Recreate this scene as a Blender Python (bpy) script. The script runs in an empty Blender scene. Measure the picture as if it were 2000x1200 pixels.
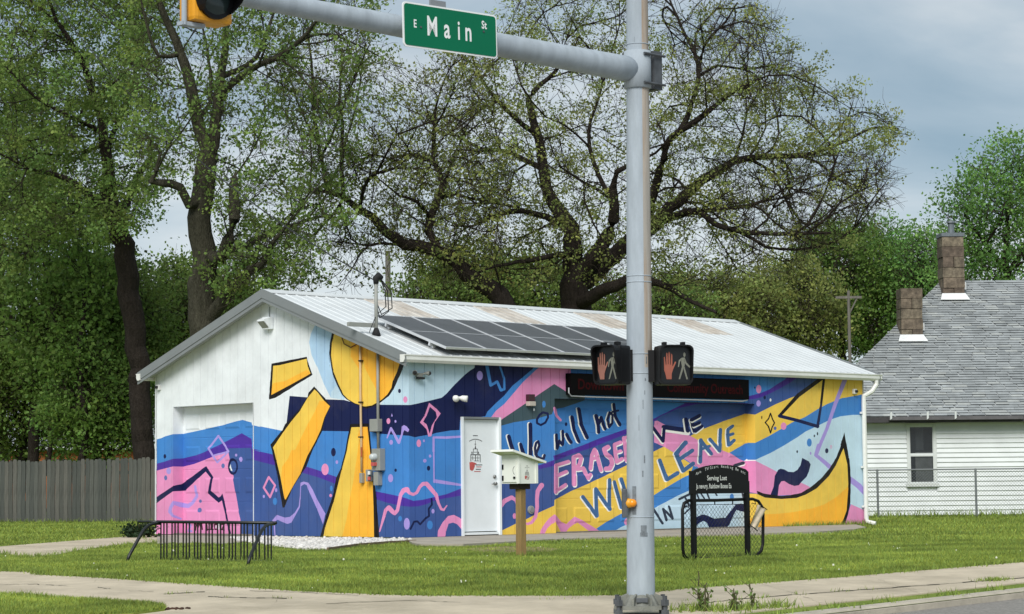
import bpy, bmesh, math, random
import numpy as np
from mathutils import Vector, Matrix, kdtree
from mathutils.geometry import delaunay_2d_cdt
random.seed(7)
RNG = np.random.default_rng(11)
S = bpy.context.scene
C = S.collection

# ---------------------------------------------------------------- camera
F, PITCH, ROLL, CAMH = 4434.06, 0.0785, 0.0101, 0.894          # focal length in 2000-px pixels, tilt, roll, eye height over the lawn
FW = np.array([0, math.cos(PITCH), math.sin(PITCH)])
_up0 = np.array([0, -math.sin(PITCH), math.cos(PITCH)])
_rt0 = np.array([1.0, 0, 0])
RT = _rt0 * math.cos(ROLL) - _up0 * math.sin(ROLL)
UP = _up0 * math.cos(ROLL) + _rt0 * math.sin(ROLL)
EYE = np.array([0, 0, CAMH])
cam = bpy.data.cameras.new('camera')
cam.sensor_width = 36.0
cam.lens = F / 2000 * 36.0
cam.clip_start, cam.clip_end = 0.5, 3000
cam_o = bpy.data.objects.new('camera', cam)
C.objects.link(cam_o)
cam_o.matrix_world = Matrix(((RT[0], UP[0], -FW[0], 0), (RT[1], UP[1], -FW[1], 0), (RT[2], UP[2], -FW[2], CAMH), (0, 0, 0, 1)))
S.camera = cam_o

# ---------------------------------------------------------------- light
SUN_EL, SUN_AZ = math.radians(40), math.radians(192)            # azimuth clockwise from +Y (behind the camera)
sun = bpy.data.lights.new('sun', 'SUN')
sun.energy = 1.5
sun.angle = math.radians(32)
sun.color = (1.0, 0.97, 0.93)
sun_o = bpy.data.objects.new('sun', sun)
C.objects.link(sun_o)
_sd = Vector((math.sin(SUN_AZ) * math.cos(SUN_EL), math.cos(SUN_AZ) * math.cos(SUN_EL), math.sin(SUN_EL)))
sun_o.rotation_euler = _sd.to_track_quat('Z', 'Y').to_euler()
sun_o.location = (0, -30, 60)

world = bpy.data.worlds.new('World')
S.world = world
world.use_nodes = True
nt = world.node_tree
nt.nodes.clear()
def N(t, **k):
    n = nt.nodes.new(t)
    for a, b in k.items():
        if a.startswith('i_'): n.inputs[int(a[2:])].default_value = b
        else: setattr(n, a, b)
    return n
sky = N('ShaderNodeTexSky', sky_type='NISHITA', sun_disc=False, sun_elevation=SUN_EL, sun_rotation=SUN_AZ)
tc = N('ShaderNodeTexCoord')
mp = N('ShaderNodeMapping'); mp.inputs['Scale'].default_value = (1.6, 1.6, 6.5); mp.inputs['Location'].default_value = (1.58, 3.64, 2.12)
nz = N('ShaderNodeTexNoise'); nz.inputs['Scale'].default_value = 2.6; nz.inputs['Detail'].default_value = 6; nz.inputs['Roughness'].default_value = 0.5
nz.inputs['Distortion'].default_value = 0.4
rp = N('ShaderNodeValToRGB')
rp.color_ramp.elements[0].position = 0.30; rp.color_ramp.elements[0].color = (0.39, 0.55, 0.68, 1)
rp.color_ramp.elements[1].position = 0.62; rp.color_ramp.elements[1].color = (0.90, 0.98, 1.03, 1)
e = rp.color_ramp.elements.new(0.46); e.color = (0.58, 0.72, 0.83, 1)
sc_ = N('ShaderNodeVectorMath', operation='SCALE'); sc_.inputs['Scale'].default_value = 2.85
mx = N('ShaderNodeMix', data_type='RGBA'); mx.inputs['Factor'].default_value = 0.93
bg = N('ShaderNodeBackground'); bg.inputs['Strength'].default_value = 0.10
out = N('ShaderNodeOutputWorld')
L = nt.links.new
L(tc.outputs['Generated'], mp.inputs['Vector']); L(mp.outputs[0], nz.inputs['Vector']); L(nz.outputs['Fac'], rp.inputs['Fac'])
sep = N('ShaderNodeSeparateXYZ'); mr = N('ShaderNodeMapRange'); mr.inputs[1].default_value = 0.03; mr.inputs[2].default_value = 0.18; mr.inputs[3].default_value = 3.35; mr.inputs[4].default_value = 2.85   # overcast pales towards the horizon
L(tc.outputs['Generated'], sep.inputs[0]); L(sep.outputs['Z'], mr.inputs[0]); L(mr.outputs[0], sc_.inputs['Scale'])
L(rp.outputs['Color'], sc_.inputs[0]); L(sky.outputs[0], mx.inputs[6]); L(sc_.outputs[0], mx.inputs[7]); L(mx.outputs[2], bg.inputs['Color']); L(bg.outputs[0], out.inputs['Surface'])
S.view_settings.view_transform = 'Standard'
S.view_settings.look = 'None'
S.view_settings.gamma = 1
S.view_settings.use_curve_mapping = False
S.view_settings.exposure = 1.22

# ---------------------------------------------------------------- geometry of the view (photo pixels <-> world)
def ray(px, py):
    return FW + RT * ((px - 1000) / F) - UP * ((py - 600) / F)
def at_y(px, py, Y):                     # the point seen at a pixel at world depth Y
    d = ray(px, py)
    return EYE + d * (Y / d[1])
def on_plane(px, py, p, n):
    d = ray(px, py)
    return EYE + d * (np.dot(p - EYE, n) / np.dot(d, n))
def proj(P):
    P = np.asarray(P, float)
    d = P - EYE
    z = d @ FW
    return 1000 + F * (d @ RT) / z, 600 - F * (d @ UP) / z
def gz(Y):                               # height of the ground: level by the building, falling towards the street
    return -0.035 * (27 - np.clip(Y, 18, 27))
def G(px, py, dz=0.0):
    d = ray(px, py)
    Y = 30.0
    for _ in range(40):
        t = (gz(Y) + dz - CAMH) / d[2]
        Y = 0.5 * Y + 0.5 * t * d[1]
    p = EYE + d * ((gz(Y) + dz - CAMH) / d[2])
    return p
TH = 0.7627
A = np.array([math.cos(TH), math.sin(TH), 0])     # along the long front wall, to the right and away
B = np.array([-math.sin(TH), math.cos(TH), 0])    # along the gable wall, to the left and away
Z = np.array([0, 0, 1.0])
O = np.array([-1.7358, 37.8825, 0.0])             # building corner on the ground
def W(u, v, z): return O + A * u + B * v + Z * z

# ---------------------------------------------------------------- materials
def lin(c):
    return tuple(((x / 255) / 12.92 if x / 255 <= 0.04045 else ((x / 255 + 0.055) / 1.055) ** 2.4) for x in c)
MATS = {}
def mat(name, rgb, rough=0.6, metal=0.0, var=0.10, scale=3.0, bump=0.0, bscale=60.0, dark=None, spec=0.5, stretch=None, dirt=0.0, dcol=(0.12, 0.10, 0.07), attr=None, trans=0.0, emit=0.0, dpos=(.5, .72), bdist=.01):
    """rgb in sRGB 0-255; procedural noise varies it by +-var; optional bump, dirt blotches and a colour attribute."""
    if name in MATS: return MATS[name]
    m = bpy.data.materials.new(name)
    m.use_nodes = True
    t = m.node_tree
    b = t.nodes['Principled BSDF']
    b.inputs['Roughness'].default_value = rough
    b.inputs['Metallic'].default_value = metal
    b.inputs['Specular IOR Level'].default_value = spec
    c = lin(rgb)
    co = t.nodes.new('ShaderNodeTexCoord')
    vec = co.outputs['Object']
    if stretch:
        mpn = t.nodes.new('ShaderNodeMapping'); mpn.inputs['Scale'].default_value = stretch
        t.links.new(vec, mpn.inputs[0]); vec = mpn.outputs[0]
    n1 = t.nodes.new('ShaderNodeTexNoise'); n1.inputs['Scale'].default_value = scale; n1.inputs['Detail'].default_value = 8; n1.inputs['Roughness'].default_value = 0.65
    t.links.new(vec, n1.inputs['Vector'])
    r = t.nodes.new('ShaderNodeValToRGB')
    d = dark if dark else tuple(max(0, x * (1 - 2 * var)) for x in c)
    if dark: d = lin(dark)
    r.color_ramp.elements[0].position = 0.3; r.color_ramp.elements[0].color = (*d, 1)
    r.color_ramp.elements[1].position = 0.7; r.color_ramp.elements[1].color = (*[min(1, x * (1 + var * 0.6)) for x in c], 1)
    t.links.new(n1.outputs['Fac'], r.inputs['Fac'])
    col = r.outputs['Color']
    if attr:
        a = t.nodes.new('ShaderNodeAttribute'); a.attribute_name = attr
        mm = t.nodes.new('ShaderNodeMix'); mm.data_type = 'RGBA'; mm.blend_type = 'MULTIPLY'; mm.inputs['Factor'].default_value = 1
        t.links.new(col, mm.inputs[6]); t.links.new(a.outputs['Color'], mm.inputs[7]); col = mm.outputs[2]
    if dirt > 0:
        n2 = t.nodes.new('ShaderNodeTexNoise'); n2.inputs['Scale'].default_value = scale * 0.37; n2.inputs['Detail'].default_value = 10; n2.inputs['Roughness'].default_value = 0.72
        t.links.new(vec, n2.inputs['Vector'])
        r2 = t.nodes.new('ShaderNodeValToRGB'); r2.color_ramp.elements[0].position = dpos[0]; r2.color_ramp.elements[1].position = dpos[1]
        r2.color_ramp.elements[1].color = (dirt, dirt, dirt, 1)
        t.links.new(n2.outputs['Fac'], r2.inputs['Fac'])
        mm = t.nodes.new('ShaderNodeMix'); mm.data_type = 'RGBA'
        t.links.new(r2.outputs['Color'], mm.inputs['Factor']); t.links.new(col, mm.inputs[6]); mm.inputs[7].default_value = (*dcol, 1); col = mm.outputs[2]
    t.links.new(col, b.inputs['Base Color'])
    if bump > 0:
        n3 = t.nodes.new('ShaderNodeTexNoise'); n3.inputs['Scale'].default_value = bscale; n3.inputs['Detail'].default_value = 4
        t.links.new(vec, n3.inputs['Vector'])
        bp = t.nodes.new('ShaderNodeBump'); bp.inputs['Strength'].default_value = bump; bp.inputs['Distance'].default_value = bdist
        t.links.new(n3.outputs['Fac'], bp.inputs['Height']); t.links.new(bp.outputs[0], b.inputs['Normal'])
    if trans > 0:
        tr = t.nodes.new('ShaderNodeBsdfTranslucent'); ms = t.nodes.new('ShaderNodeMixShader'); ms.inputs[0].default_value = trans
        t.links.new(col, tr.inputs['Color']); t.links.new(b.outputs[0], ms.inputs[1]); t.links.new(tr.outputs[0], ms.inputs[2])
        t.links.new(ms.outputs[0], t.nodes['Material Output'].inputs['Surface'])
    if emit > 0:
        b.inputs['Emission Color'].default_value = (*c, 1); b.inputs['Emission Strength'].default_value = emit
    MATS[name] = m
    return m

# ---------------------------------------------------------------- mesh building
class MB:
    """collects shapes; build() links them as ONE mesh object"""
    def __init__(s): s.v = []; s.f = []; s.m = []; s.ms = []
    def mi(s, m):
        if m is None: return 0
        if m not in s.ms: s.ms.append(m)
        return s.ms.index(m)
    def add(s, vs, fs, m=None):
        o = len(s.v); k = s.mi(m)
        s.v += [tuple(map(float, p)) for p in vs]
        for f in fs: s.f.append(tuple(i + o for i in f)); s.m.append(k)
        return s
    def box(s, c, h, ax=None, m=None):          # centre, half sizes, axes
        a, b, d = ax if ax else (np.array([1., 0, 0]), np.array([0, 1., 0]), Z)
        c = np.asarray(c, float)
        P = [c + a * h[0] * i + b * h[1] * j + d * h[2] * k for k in (-1, 1) for j in (-1, 1) for i in (-1, 1)]
        fs = [(0, 2, 3, 1), (4, 5, 7, 6), (0, 1, 5, 4), (2, 6, 7, 3), (0, 4, 6, 2), (1, 3, 7, 5)]
        if np.dot(np.cross(a, b), d) < 0: fs = [f[::-1] for f in fs]
        return s.add(P, fs, m)
    def bbox(s, c, h, ax=None, m=None, r=0.01):  # box with chamfered edges
        a, b, d = ax if ax else (np.array([1., 0, 0]), np.array([0, 1., 0]), Z)
        bm = bmesh.new(); bmesh.ops.create_cube(bm, size=2)
        for v in bm.verts: v.co = Vector((v.co.x * h[0], v.co.y * h[1], v.co.z * h[2]))
        bmesh.ops.bevel(bm, geom=bm.edges[:], offset=r, segments=2, affect='EDGES', profile=0.6)
        c = np.asarray(c, float)
        bm.verts.index_update()
        vs = [c + a * v.co.x + b * v.co.y + d * v.co.z for v in bm.verts]
        fs = [tuple(v.index for v in f.verts) for f in bm.faces]
        if np.dot(np.cross(a, b), d) < 0: fs = [f[::-1] for f in fs]
        bm.free()
        return s.add(vs, fs, m)
    def tube(s, pts, r, k=8, m=None, cap=True):  # r: number or list
        pts = [np.asarray(p, float) for p in pts]
        n = len(pts)
        rr = r if isinstance(r, (list, tuple, np.ndarray)) else [r] * n
        vs = []; ref = None
        for i, p in enumerate(pts):
            t = pts[min(i + 1, n - 1)] - pts[max(i - 1, 0)]
            t = t / (np.linalg.norm(t) + 1e-12)
            if ref is None:
                ref = np.cross(t, Z) if abs(t[2]) < 0.95 else np.cross(t, np.array([1., 0, 0]))
            ref = ref - t * np.dot(ref, t); ref = ref / (np.linalg.norm(ref) + 1e-12)
            q = np.cross(t, ref)
            for j in range(k):
                an = 2 * math.pi * j / k
                vs.append(p + (ref * math.cos(an) + q * math.sin(an)) * rr[i])
        fs = [(i * k + j, i * k + (j + 1) % k, (i + 1) * k + (j + 1) % k, (i + 1) * k + j) for i in range(n - 1) for j in range(k)]
        if cap: fs += [tuple(range(k))[::-1], tuple((n - 1) * k + j for j in range(k))]
        return s.add(vs, fs, m)
    def prism(s, poly, d, m=None):               # planar polygon (3-D points) extruded by vector d
        n = len(poly); poly = [np.asarray(p, float) for p in poly]; d = np.asarray(d, float)
        nn = sum(np.cross(poly[i] - poly[0], poly[(i + 1) % n] - poly[0]) for i in range(n))
        if np.dot(nn, d) > 0: poly = poly[::-1]
        vs = poly + [p + d for p in poly]
        fs = [tuple(range(n)), tuple(range(2 * n - 1, n - 1, -1))] + [((i + 1) % n, i, n + i, n + (i + 1) % n) for i in range(n)]
        return s.add(vs, fs, m)
    def sheet(s, poly, m=None): return s.add(poly, [tuple(range(len(poly)))], m)
    def ball(s, c, r, m=None, seg=10, rings=6, ax=None):
        a, b, d = ax if ax else (np.array([1., 0, 0]), np.array([0, 1., 0]), Z)
        r = r if isinstance(r, (list, tuple)) else (r, r, r)
        c = np.asarray(c, float); vs = [c + d * r[2]]
        for i in range(1, rings):
            ph = math.pi * i / rings
            for j in range(seg):
                th = 2 * math.pi * j / seg
                vs.append(c + a * r[0] * math.sin(ph) * math.cos(th) + b * r[1] * math.sin(ph) * math.sin(th) + d * r[2] * math.cos(ph))
        vs.append(c - d * r[2]); e_ = len(vs) - 1
        fs = [(0, 1 + j, 1 + (j + 1) % seg) for j in range(seg)]
        for i in range(rings - 2):
            for j in range(seg):
                q = 1 + i * seg; fs.append((q + j, q + seg + j, q + seg + (j + 1) % seg, q + (j + 1) % seg))
        q = 1 + (rings - 2) * seg
        fs += [(e_, q + (j + 1) % seg, q + j) for j in range(seg)]
        return s.add(vs, fs, m)
    def build(s, name, m=None, parent=None, smooth=False, local=False):
        me = bpy.data.meshes.new(name)
        v = np.array(s.v, float)
        if parent is not None and not local: v = v - np.array(root_loc(parent))
        me.from_pydata(v.tolist(), [], s.f)
        for x in (s.ms if s.ms else [m]): me.materials.append(x)
        if s.ms: me.polygons.foreach_set('material_index', s.m)
        if smooth: me.polygons.foreach_set('use_smooth', [True] * len(s.f))
        me.update()
        o = bpy.data.objects.new(name, me); C.objects.link(o)
        if parent is not None: o.parent = parent
        return o
def root_loc(o):
    p = np.array(o.location, float)
    while o.parent is not None: o = o.parent; p = p + np.array(o.location, float)
    return p
def np_mesh(name, v, f, m, parent=None, col=None, smooth=False):   # big meshes straight from numpy arrays (all faces the same size)
    v = np.asarray(v, np.float32); f = np.asarray(f, np.int32)
    if parent is not None: v = v - np.array(root_loc(parent), np.float32)
    me = bpy.data.meshes.new(name)
    n, k = f.shape
    me.vertices.add(len(v)); me.vertices.foreach_set('co', v.ravel())
    me.loops.add(n * k); me.loops.foreach_set('vertex_index', f.ravel())
    me.polygons.add(n); me.polygons.foreach_set('loop_start', np.arange(0, n * k, k, dtype=np.int32)); me.polygons.foreach_set('loop_total', np.full(n, k, np.int32))
    if smooth: me.polygons.foreach_set('use_smooth', np.ones(n, bool))
    me.update(calc_edges=True)
    if col is not None:
        ca = me.color_attributes.new('tint', 'FLOAT_COLOR', 'POINT')
        cc = np.ones((len(v), 4), np.float32); cc[:, :3] = col
        ca.data.foreach_set('color', cc.ravel())
    me.materials.append(m)
    o = bpy.data.objects.new(name, me); C.objects.link(o)
    if parent is not None: o.parent = parent
    return o
def tag(o, label, cat, group=None):
    o['label'] = label; o['category'] = cat
    if group: o['group'] = group
    return o
def thing(name, loc, label, cat, group=None):
    o = bpy.data.objects.new(name, None); C.objects.link(o)
    o.location = [float(x) for x in loc]; o.empty_display_size = 0.2
    return tag(o, label, cat, group)
def struct(o): o['kind'] = 'structure'; return o
def stuff(o): o['kind'] = 'stuff'; return o
def dup(o, parent=None):
    c = o.copy(); C.objects.link(c)
    if parent is not None: c.parent = parent
    return c
def inpoly(P, poly):
    P = np.asarray(P); x, y = P[:, 0], P[:, 1]; r = np.zeros(len(P), bool)
    n = len(poly)
    for i in range(n):
        x1, y1 = poly[i]; x2, y2 = poly[(i + 1) % n]
        if y1 == y2: continue
        c = ((y1 > y) != (y2 > y)) & (x < (x2 - x1) * (y - y1) / (y2 - y1) + x1)
        r ^= c
    return r
# ---------------------------------------------------------------- the mural, as flat areas of paint read off the photograph
PAL = dict(white=(230, 235, 237), ice=(196, 221, 236), pale=(176, 208, 234), blue=(66, 132, 203), navy=(9, 22, 72), purple=(76, 46, 156), slate=(60, 88, 150),
           pink=(230, 146, 193), yellow=(240, 201, 84), orange=(250, 184, 58), black=(20, 15, 17), lav=(172, 152, 224), teal=(64, 84, 92), steel=(66, 104, 150),
           gold=(225, 178, 72), char=(48, 58, 74), graf=(70, 18, 42), dots=(96, 112, 172), cream=(248, 246, 240))
LAY = []                                           # (colour, [(px, py), ...]) painted in this order
_cr = dict(A=(690, 690, 6.314), B=(690, 880, 6.314), C=(290, 780, 6.314), D=(290, 900, 6.314), E=(490, 690, 6.314), F=(490, 880, 6.314), H=(890, 700, 6.314),
           I=(890, 880, 6.314), J=(1060, 760, 6.314), K=(1060, 880, 6.314), L=(1260, 730, 6.314), M=(1260, 880, 6.314), N=(1460, 720, 7.06), O=(1460, 870, 6.667),
           R=(500, 550, 5.882), X=(0, 0, 1.0))
def px(spec):
    """'A 1,2 3,4 B 5,6' -> photo pixels; a letter switches the patch of the photo the following numbers are read in"""
    o = []; k = None
    for w in spec.split():
        if w in _cr: k = _cr[w]
        else:
            a, b = w.split(','); o.append((k[0] + float(a) / k[2], k[1] + float(b) / k[2]))
    return o
def area(c, spec, rough=0.0):
    P = px(spec)
    if rough:
        Q = []
        n = len(P)
        for i in range(n):
            p, q = P[i], P[(i + 1) % n]
            L_ = math.hypot(q[0] - p[0], q[1] - p[1]); k = max(1, int(L_ / 6))
            for j in range(k):
                t = j / k
                Q.append((p[0] + (q[0] - p[0]) * t + (random.uniform(-rough, rough) if j else 0), p[1] + (q[1] - p[1]) * t + (random.uniform(-rough, rough) if j else 0)))
        P = Q
    LAY.append((c, P))
def dot(c, patch, x, y, rx, ry, n=10):
    k = _cr[patch]
    LAY.append((c, [(k[0] + (x + rx * math.cos(6.2832 * i / n)) / k[2], k[1] + (y + ry * math.sin(6.2832 * i / n)) / k[2]) for i in range(n)]))
def stroke(c, w, spec, off=(0, 0), closed=False, ends=True):
    """brush stroke: w = width(s) in patch pixels"""
    P = px(spec); k = _cr[[s for s in spec.split() if s in _cr][0]][2]
    P = [(p[0] + off[0] / k, p[1] + off[1] / k) for p in P]
    ws = w if isinstance(w, (list, tuple)) else [w] * len(P)
    ws = [x / k / 2 for x in ws]
    n = len(P)
    for i in range(n if closed else n - 1):
        j = (i + 1) % n
        dx, dy = P[j][0] - P[i][0], P[j][1] - P[i][1]; d = math.hypot(dx, dy) or 1
        nx, ny = -dy / d, dx / d
        LAY.append((c, [(P[i][0] + nx * ws[i], P[i][1] + ny * ws[i]), (P[j][0] + nx * ws[j], P[j][1] + ny * ws[j]), (P[j][0] - nx * ws[j], P[j][1] - ny * ws[j]), (P[i][0] - nx * ws[i], P[i][1] - ny * ws[i])]))
    for i in range(n):
        if not ends and not closed and i in (0, n - 1): continue
        if ws[i] * k > 5: LAY.append((c, [(P[i][0] + ws[i] * math.cos(0.785 * q + .4), P[i][1] + ws[i] * math.sin(0.785 * q + .4)) for q in range(8)]))
def letters(c, hi, off, items):
    off = (off[0] * .68, off[1] * .68); sc = lambda w: [x * 1.1 for x in w] if isinstance(w, (list, tuple)) else w * 1.1
    for w, spec, cl in items: stroke(hi, sc(w), spec, off, cl)
    for w, spec, cl in items: stroke(c, sc(w), spec, (0, 0), cl)

# gable side -----------------------------------------------------------------
area('pale', 'R 690,480 630,600 610,700 640,850 690,960 E 820,170 900,380 985,550 1150,578 1200,300 1100,-200 R 880,560 880,400')
area('ice', 'A 340,640 700,642 930,595 1090,555 1150,505 1230,410 1310,330 1389,255 H 100,215 180,150 235,118 240,60 A 700,60 580,60 500,300')
area('ice', 'E 985,550 1150,578 1120,510 1050,400 990,480')
area('navy', 'E 478,528 690,545 915,570 1150,578 A 0,610 350,637 700,640 780,625 930,590 1090,550 1150,500 1230,410 1310,330 1389,255 H 100,215 180,150 235,118 240,60 1010,60 1010,140 940,140 810,250 700,340 600,460 490,560 390,660 370,715 55,760 A 1310,950 1200,955 1020,985 960,1005 880,1015 760,1038 690,1020 470,1005 330,995 200,970 E 1200,965 885,960 440,860')
area('blue', 'C 95,497 160,480 200,460 300,432 430,428 560,400 700,370 920,320 1080,275 1160,255 1278,288 1285,320 1389,345 E 100,900 370,955 700,960 885,960 1200,965 A 200,970 330,995 470,1005 690,1020 760,1038 880,1015 960,1005 1020,985 1200,955 1325,948 B 1340,470 1150,540 1000,575 850,610 740,622 650,590 540,560 400,530 275,505 F 1050,325 960,295 860,255 700,205 250,45 40,0 C 1389,635 1285,610 1270,490 1150,420 1000,500 900,550 730,635 600,690 430,730 300,735 200,770 95,797')
area('purple', 'C 95,797 200,770 300,735 430,730 600,690 730,635 900,550 1000,500 1150,420 1270,490 1285,610 1389,635 F 40,0 250,45 700,205 860,255 960,295 1050,325 B 275,505 400,530 540,560 650,590 740,622 850,610 1000,575 1150,540 1340,466 1340,556 1140,590 1000,620 900,665 800,690 700,695 560,680 400,640 275,600 F 1035,410 840,335 650,280 280,180 30,120 C 1389,770 1285,745 1272,600 990,608 990,650 800,710 560,800 430,832 300,830 220,850 95,884')
area('slate', 'C 990,608 1272,600 1285,745 1389,770 F 30,120 280,180 650,280 840,335 1035,410 B 275,600 400,640 560,680 700,695 800,690 900,665 1000,620 1140,590 1340,556 1345,1180 0,1180 F 0,1180 D 1100,1100 C 990,900')
area('pink', 'C 85,886 220,850 300,830 430,832 560,800 800,710 990,650 1000,700 1050,960 D 1050,240 1090,480 1135,740 1145,1000 85,1010')
stroke('lav', [28, 34, 40, 50, 60, 46, 40, 40, 34, 24], 'D 582,315 598,440 545,520 490,560 400,545 310,520 272,580 262,630 300,680 400,718')
stroke('lav', 24, 'C 862,452 940,565 992,645 850,780 745,607', closed=True)
stroke('lav', 22, 'C 992,645 820,692')
area('navy', 'D 90,455 115,440 310,310 410,290 480,240 700,75 715,70 800,205 775,370 865,455 890,440 912,405 930,470 985,720 1035,1000 1000,1000 965,730 905,490 865,520 735,405 770,215 705,135 460,370 300,380 115,515 90,530', 0.25)
dot('navy', 'C', 202, 705, 17, 28); dot('lav', 'C', 250, 885, 30, 42); dot('dots', 'C', 212, 970, 19, 32); dot('lav', 'C', 1087, 690, 15, 18)
dot('lav', 'C', 1140, 742, 20, 32); dot('dots', 'C', 920, 822, 22, 30); dot('navy', 'C', 1042, 830, 62, 104, 16); dot('slate', 'C', 1044, 832, 40, 72, 14)
area('white', 'C 1012,800 1000,840 1016,880 1036,886 1020,840'); dot('dots', 'D', 640, 500, 18, 22); dot('dots', 'D', 632, 610, 26, 30)
for w_, sp in ((26, 'D 500,770 520,800 495,870 530,870'),): stroke('lav', w_, sp)
for sp in ('D 580,860 590,780 610,830 630,770 650,850', 'D 665,850 655,775 690,770', 'D 725,860 720,780', 'D 720,850 760,850', 'D 775,780 770,850 800,850', 'D 775,815 795,810', 'D 850,785 815,790 820,850 850,845 848,815', 'D 880,780 885,850', 'D 895,790 935,785 905,850 935,858'): stroke('graf', 15, sp)
for sp in ('D 740,790 745,835', 'D 835,800 830,830', 'D 650,790 640,830', 'D 870,780 868,850'): stroke('white', 10, sp)
# sun and rays
area('black', 'R 905,480 880,560 850,700 838,850 848,1000 E 965,0 985,130 1010,270 1060,390 1120,510 1180,572 1270,625 1389,668 A 80,665 160,685 260,655 350,600 440,530 500,440 590,240 640,110 660,40 R 1500,560', 0.3)
area('yellow', 'R 930,500 905,580 873,700 862,850 878,1000 E 990,0 1015,220 1080,380 1140,510 1200,570 1280,618 1389,652 A 70,650 150,658 230,645 290,612 350,575 420,510 470,430 485,350 540,230 580,100 600,30 R 1500,560')
area('orange', 'R 1078,600 1095,720 1088,860 1180,1000 A 130,100 140,180 210,310 275,430 330,585 350,575 420,510 470,430 485,350 540,230 580,100 600,30 R 1500,560')
area('black', 'E 255,130 690,45 700,100 760,268 500,430 300,552 228,572 222,555', 0.35)
area('yellow', 'E 275,157 350,150 688,70 700,160 735,252 680,285 255,515')
area('orange', 'E 262,400 278,370 420,345 690,205 735,252 680,285 480,395 252,517')
area('black', 'E 780,410 905,545 985,650 915,800 885,950 760,1200 F 690,190 600,330 520,450 412,705 390,705 325,300 260,0 E 240,1130 390,950 420,880 600,690 700,540 708,490', 0.35)
area('yellow', 'E 785,448 820,480 905,590 975,655 908,790 860,950 800,1080 735,1200 F 700,60 610,290 520,440 430,605 415,602 365,330 285,0 E 272,1165 400,975 500,840 600,720 700,550')
area('orange', 'E 845,588 905,590 975,655 908,790 860,950 800,1080 735,1200 F 700,60 610,290 520,440 430,605 415,602 372,340 385,200 460,100 500,0 E 548,1190 640,1000 700,880 780,740')
area('black', 'E 1225,872 1389,868 A 190,868 205,960 225,1200 B 235,240 275,470 330,1180 F 850,1180 850,1085 930,790 1010,560 1050,340 1110,220 1165,0 E 1200,1000', 0.3)
area('yellow', 'E 1240,915 1389,910 A 175,910 205,1200 B 235,300 250,700 258,1180 F 880,1180 890,1085 915,950 960,820 1030,600 1115,260 1185,0 E 1200,1100')
area('orange', 'E 1340,1020 A 40,1060 90,910 175,910 205,1200 B 235,300 250,700 258,1180 F 1115,1180 1120,1090 1180,850 1210,650 1260,400 1320,0')
stroke('lav', [14, 14, 10], 'F 288,890 292,990 302,1100')
area('lav', 'F 262,866 320,795 420,830 480,820 540,770 590,690 605,560 610,398 650,385 710,400 760,480 815,600 918,780 890,912 815,722 760,600 705,480 690,430 660,415 620,440 614,560 605,700 550,800 500,890 450,907 380,880 330,855 285,885')
stroke('pink', 24, 'F 220,328 298,432 236,578 158,460', closed=True)
dot('lav', 'F', 160, 568, 14, 20); dot('lav', 'F', 312, 490, 14, 26); dot('blue', 'F', 297, 628, 28, 46); dot('navy', 'F', 1018, 22, 30, 54); dot('lav', 'F', 1060, 145, 16, 24)
dot('pink', 'F', 915, 235, 45, 72, 14); dot('blue', 'F', 992, 470, 17, 36); dot('pink', 'F', 984, 557, 17, 21)
# long wall ------------------------------------------------------------------
dot('navy', 'A', 570, 467, 18, 27); dot('pink', 'A', 642, 573, 27, 41); dot('pink', 'A', 433, 838, 23, 37); area('lav', 'A 475,742 488,780 465,782'); dot('lav', 'A', 520, 842, 12, 17)
stroke('lav', [16, 26, 34, 18], 'A 418,1045 465,925 562,1105 605,985'); area('lav', 'A 598,905 625,888 660,905 690,945 675,975 630,950 605,1000 590,1000')
dot('lav', 'A', 467, 1100, 23, 31); dot('pink', 'A', 808, 1112, 28, 48); dot('lav', 'A', 872, 1082, 14, 17)
area('pink', 'A 935,613 1030,690 1078,745 1000,860 962,1025 925,1030 905,940 822,855 880,770')
area('navy', 'A 945,662 1018,725 1032,790 970,890 943,995 905,880 862,845 905,770')
stroke('lav', [26, 26, 30, 26], 'A 990,1215 990,1040 1150,1042 1330,1030'); stroke('lav', 18, 'B 992,0 996,395'); stroke('lav', [44, 40, 26], 'B 1005,378 1150,400 1335,428')
dot('lav', 'B', 947, 70, 16, 20); dot('lav', 'B', 882, 128, 22, 24); dot('navy', 'B', 522, 245, 15, 21); dot('navy', 'B', 928, 220, 21, 32); dot('lav', 'B', 460, 343, 32, 52)
dot('blue', 'B', 577, 842, 24, 34); dot('lav', 'B', 660, 905, 37, 73, 14); dot('lav', 'B', 983, 750, 19, 29); dot('blue', 'B', 945, 920, 36, 55, 12)
stroke('navy', 24, 'B 705,970 750,880 790,875 825,912 890,840 935,810 930,720 970,670 965,600')
stroke('pink', [14, 32, 42, 56, 55, 46, 42, 40, 44, 58, 62, 38, 34, 36, 38, 44, 52, 52, 46, 32, 32, 26, 12], 'B 325,1000 365,860 400,735 440,705 478,750 510,778 545,740 565,640 585,545 622,492 662,482 692,525 740,545 785,520 820,450 860,412 905,412 950,465 1022,550 1050,650 1085,725 1115,735 1155,680')
area('pink', 'B 1030,1180 1045,990 1100,890 1170,810 1240,795 1310,830 1345,855 1345,985 1280,910 1230,890 1175,905 1150,980 1112,1180')
dot('lav', 'H', 297, 215, 38, 58, 14); stroke('blue', [40, 34, 30, 34, 30, 26, 22], 'H 385,90 432,335 512,288 558,395 600,382 598,250 545,100')
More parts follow.
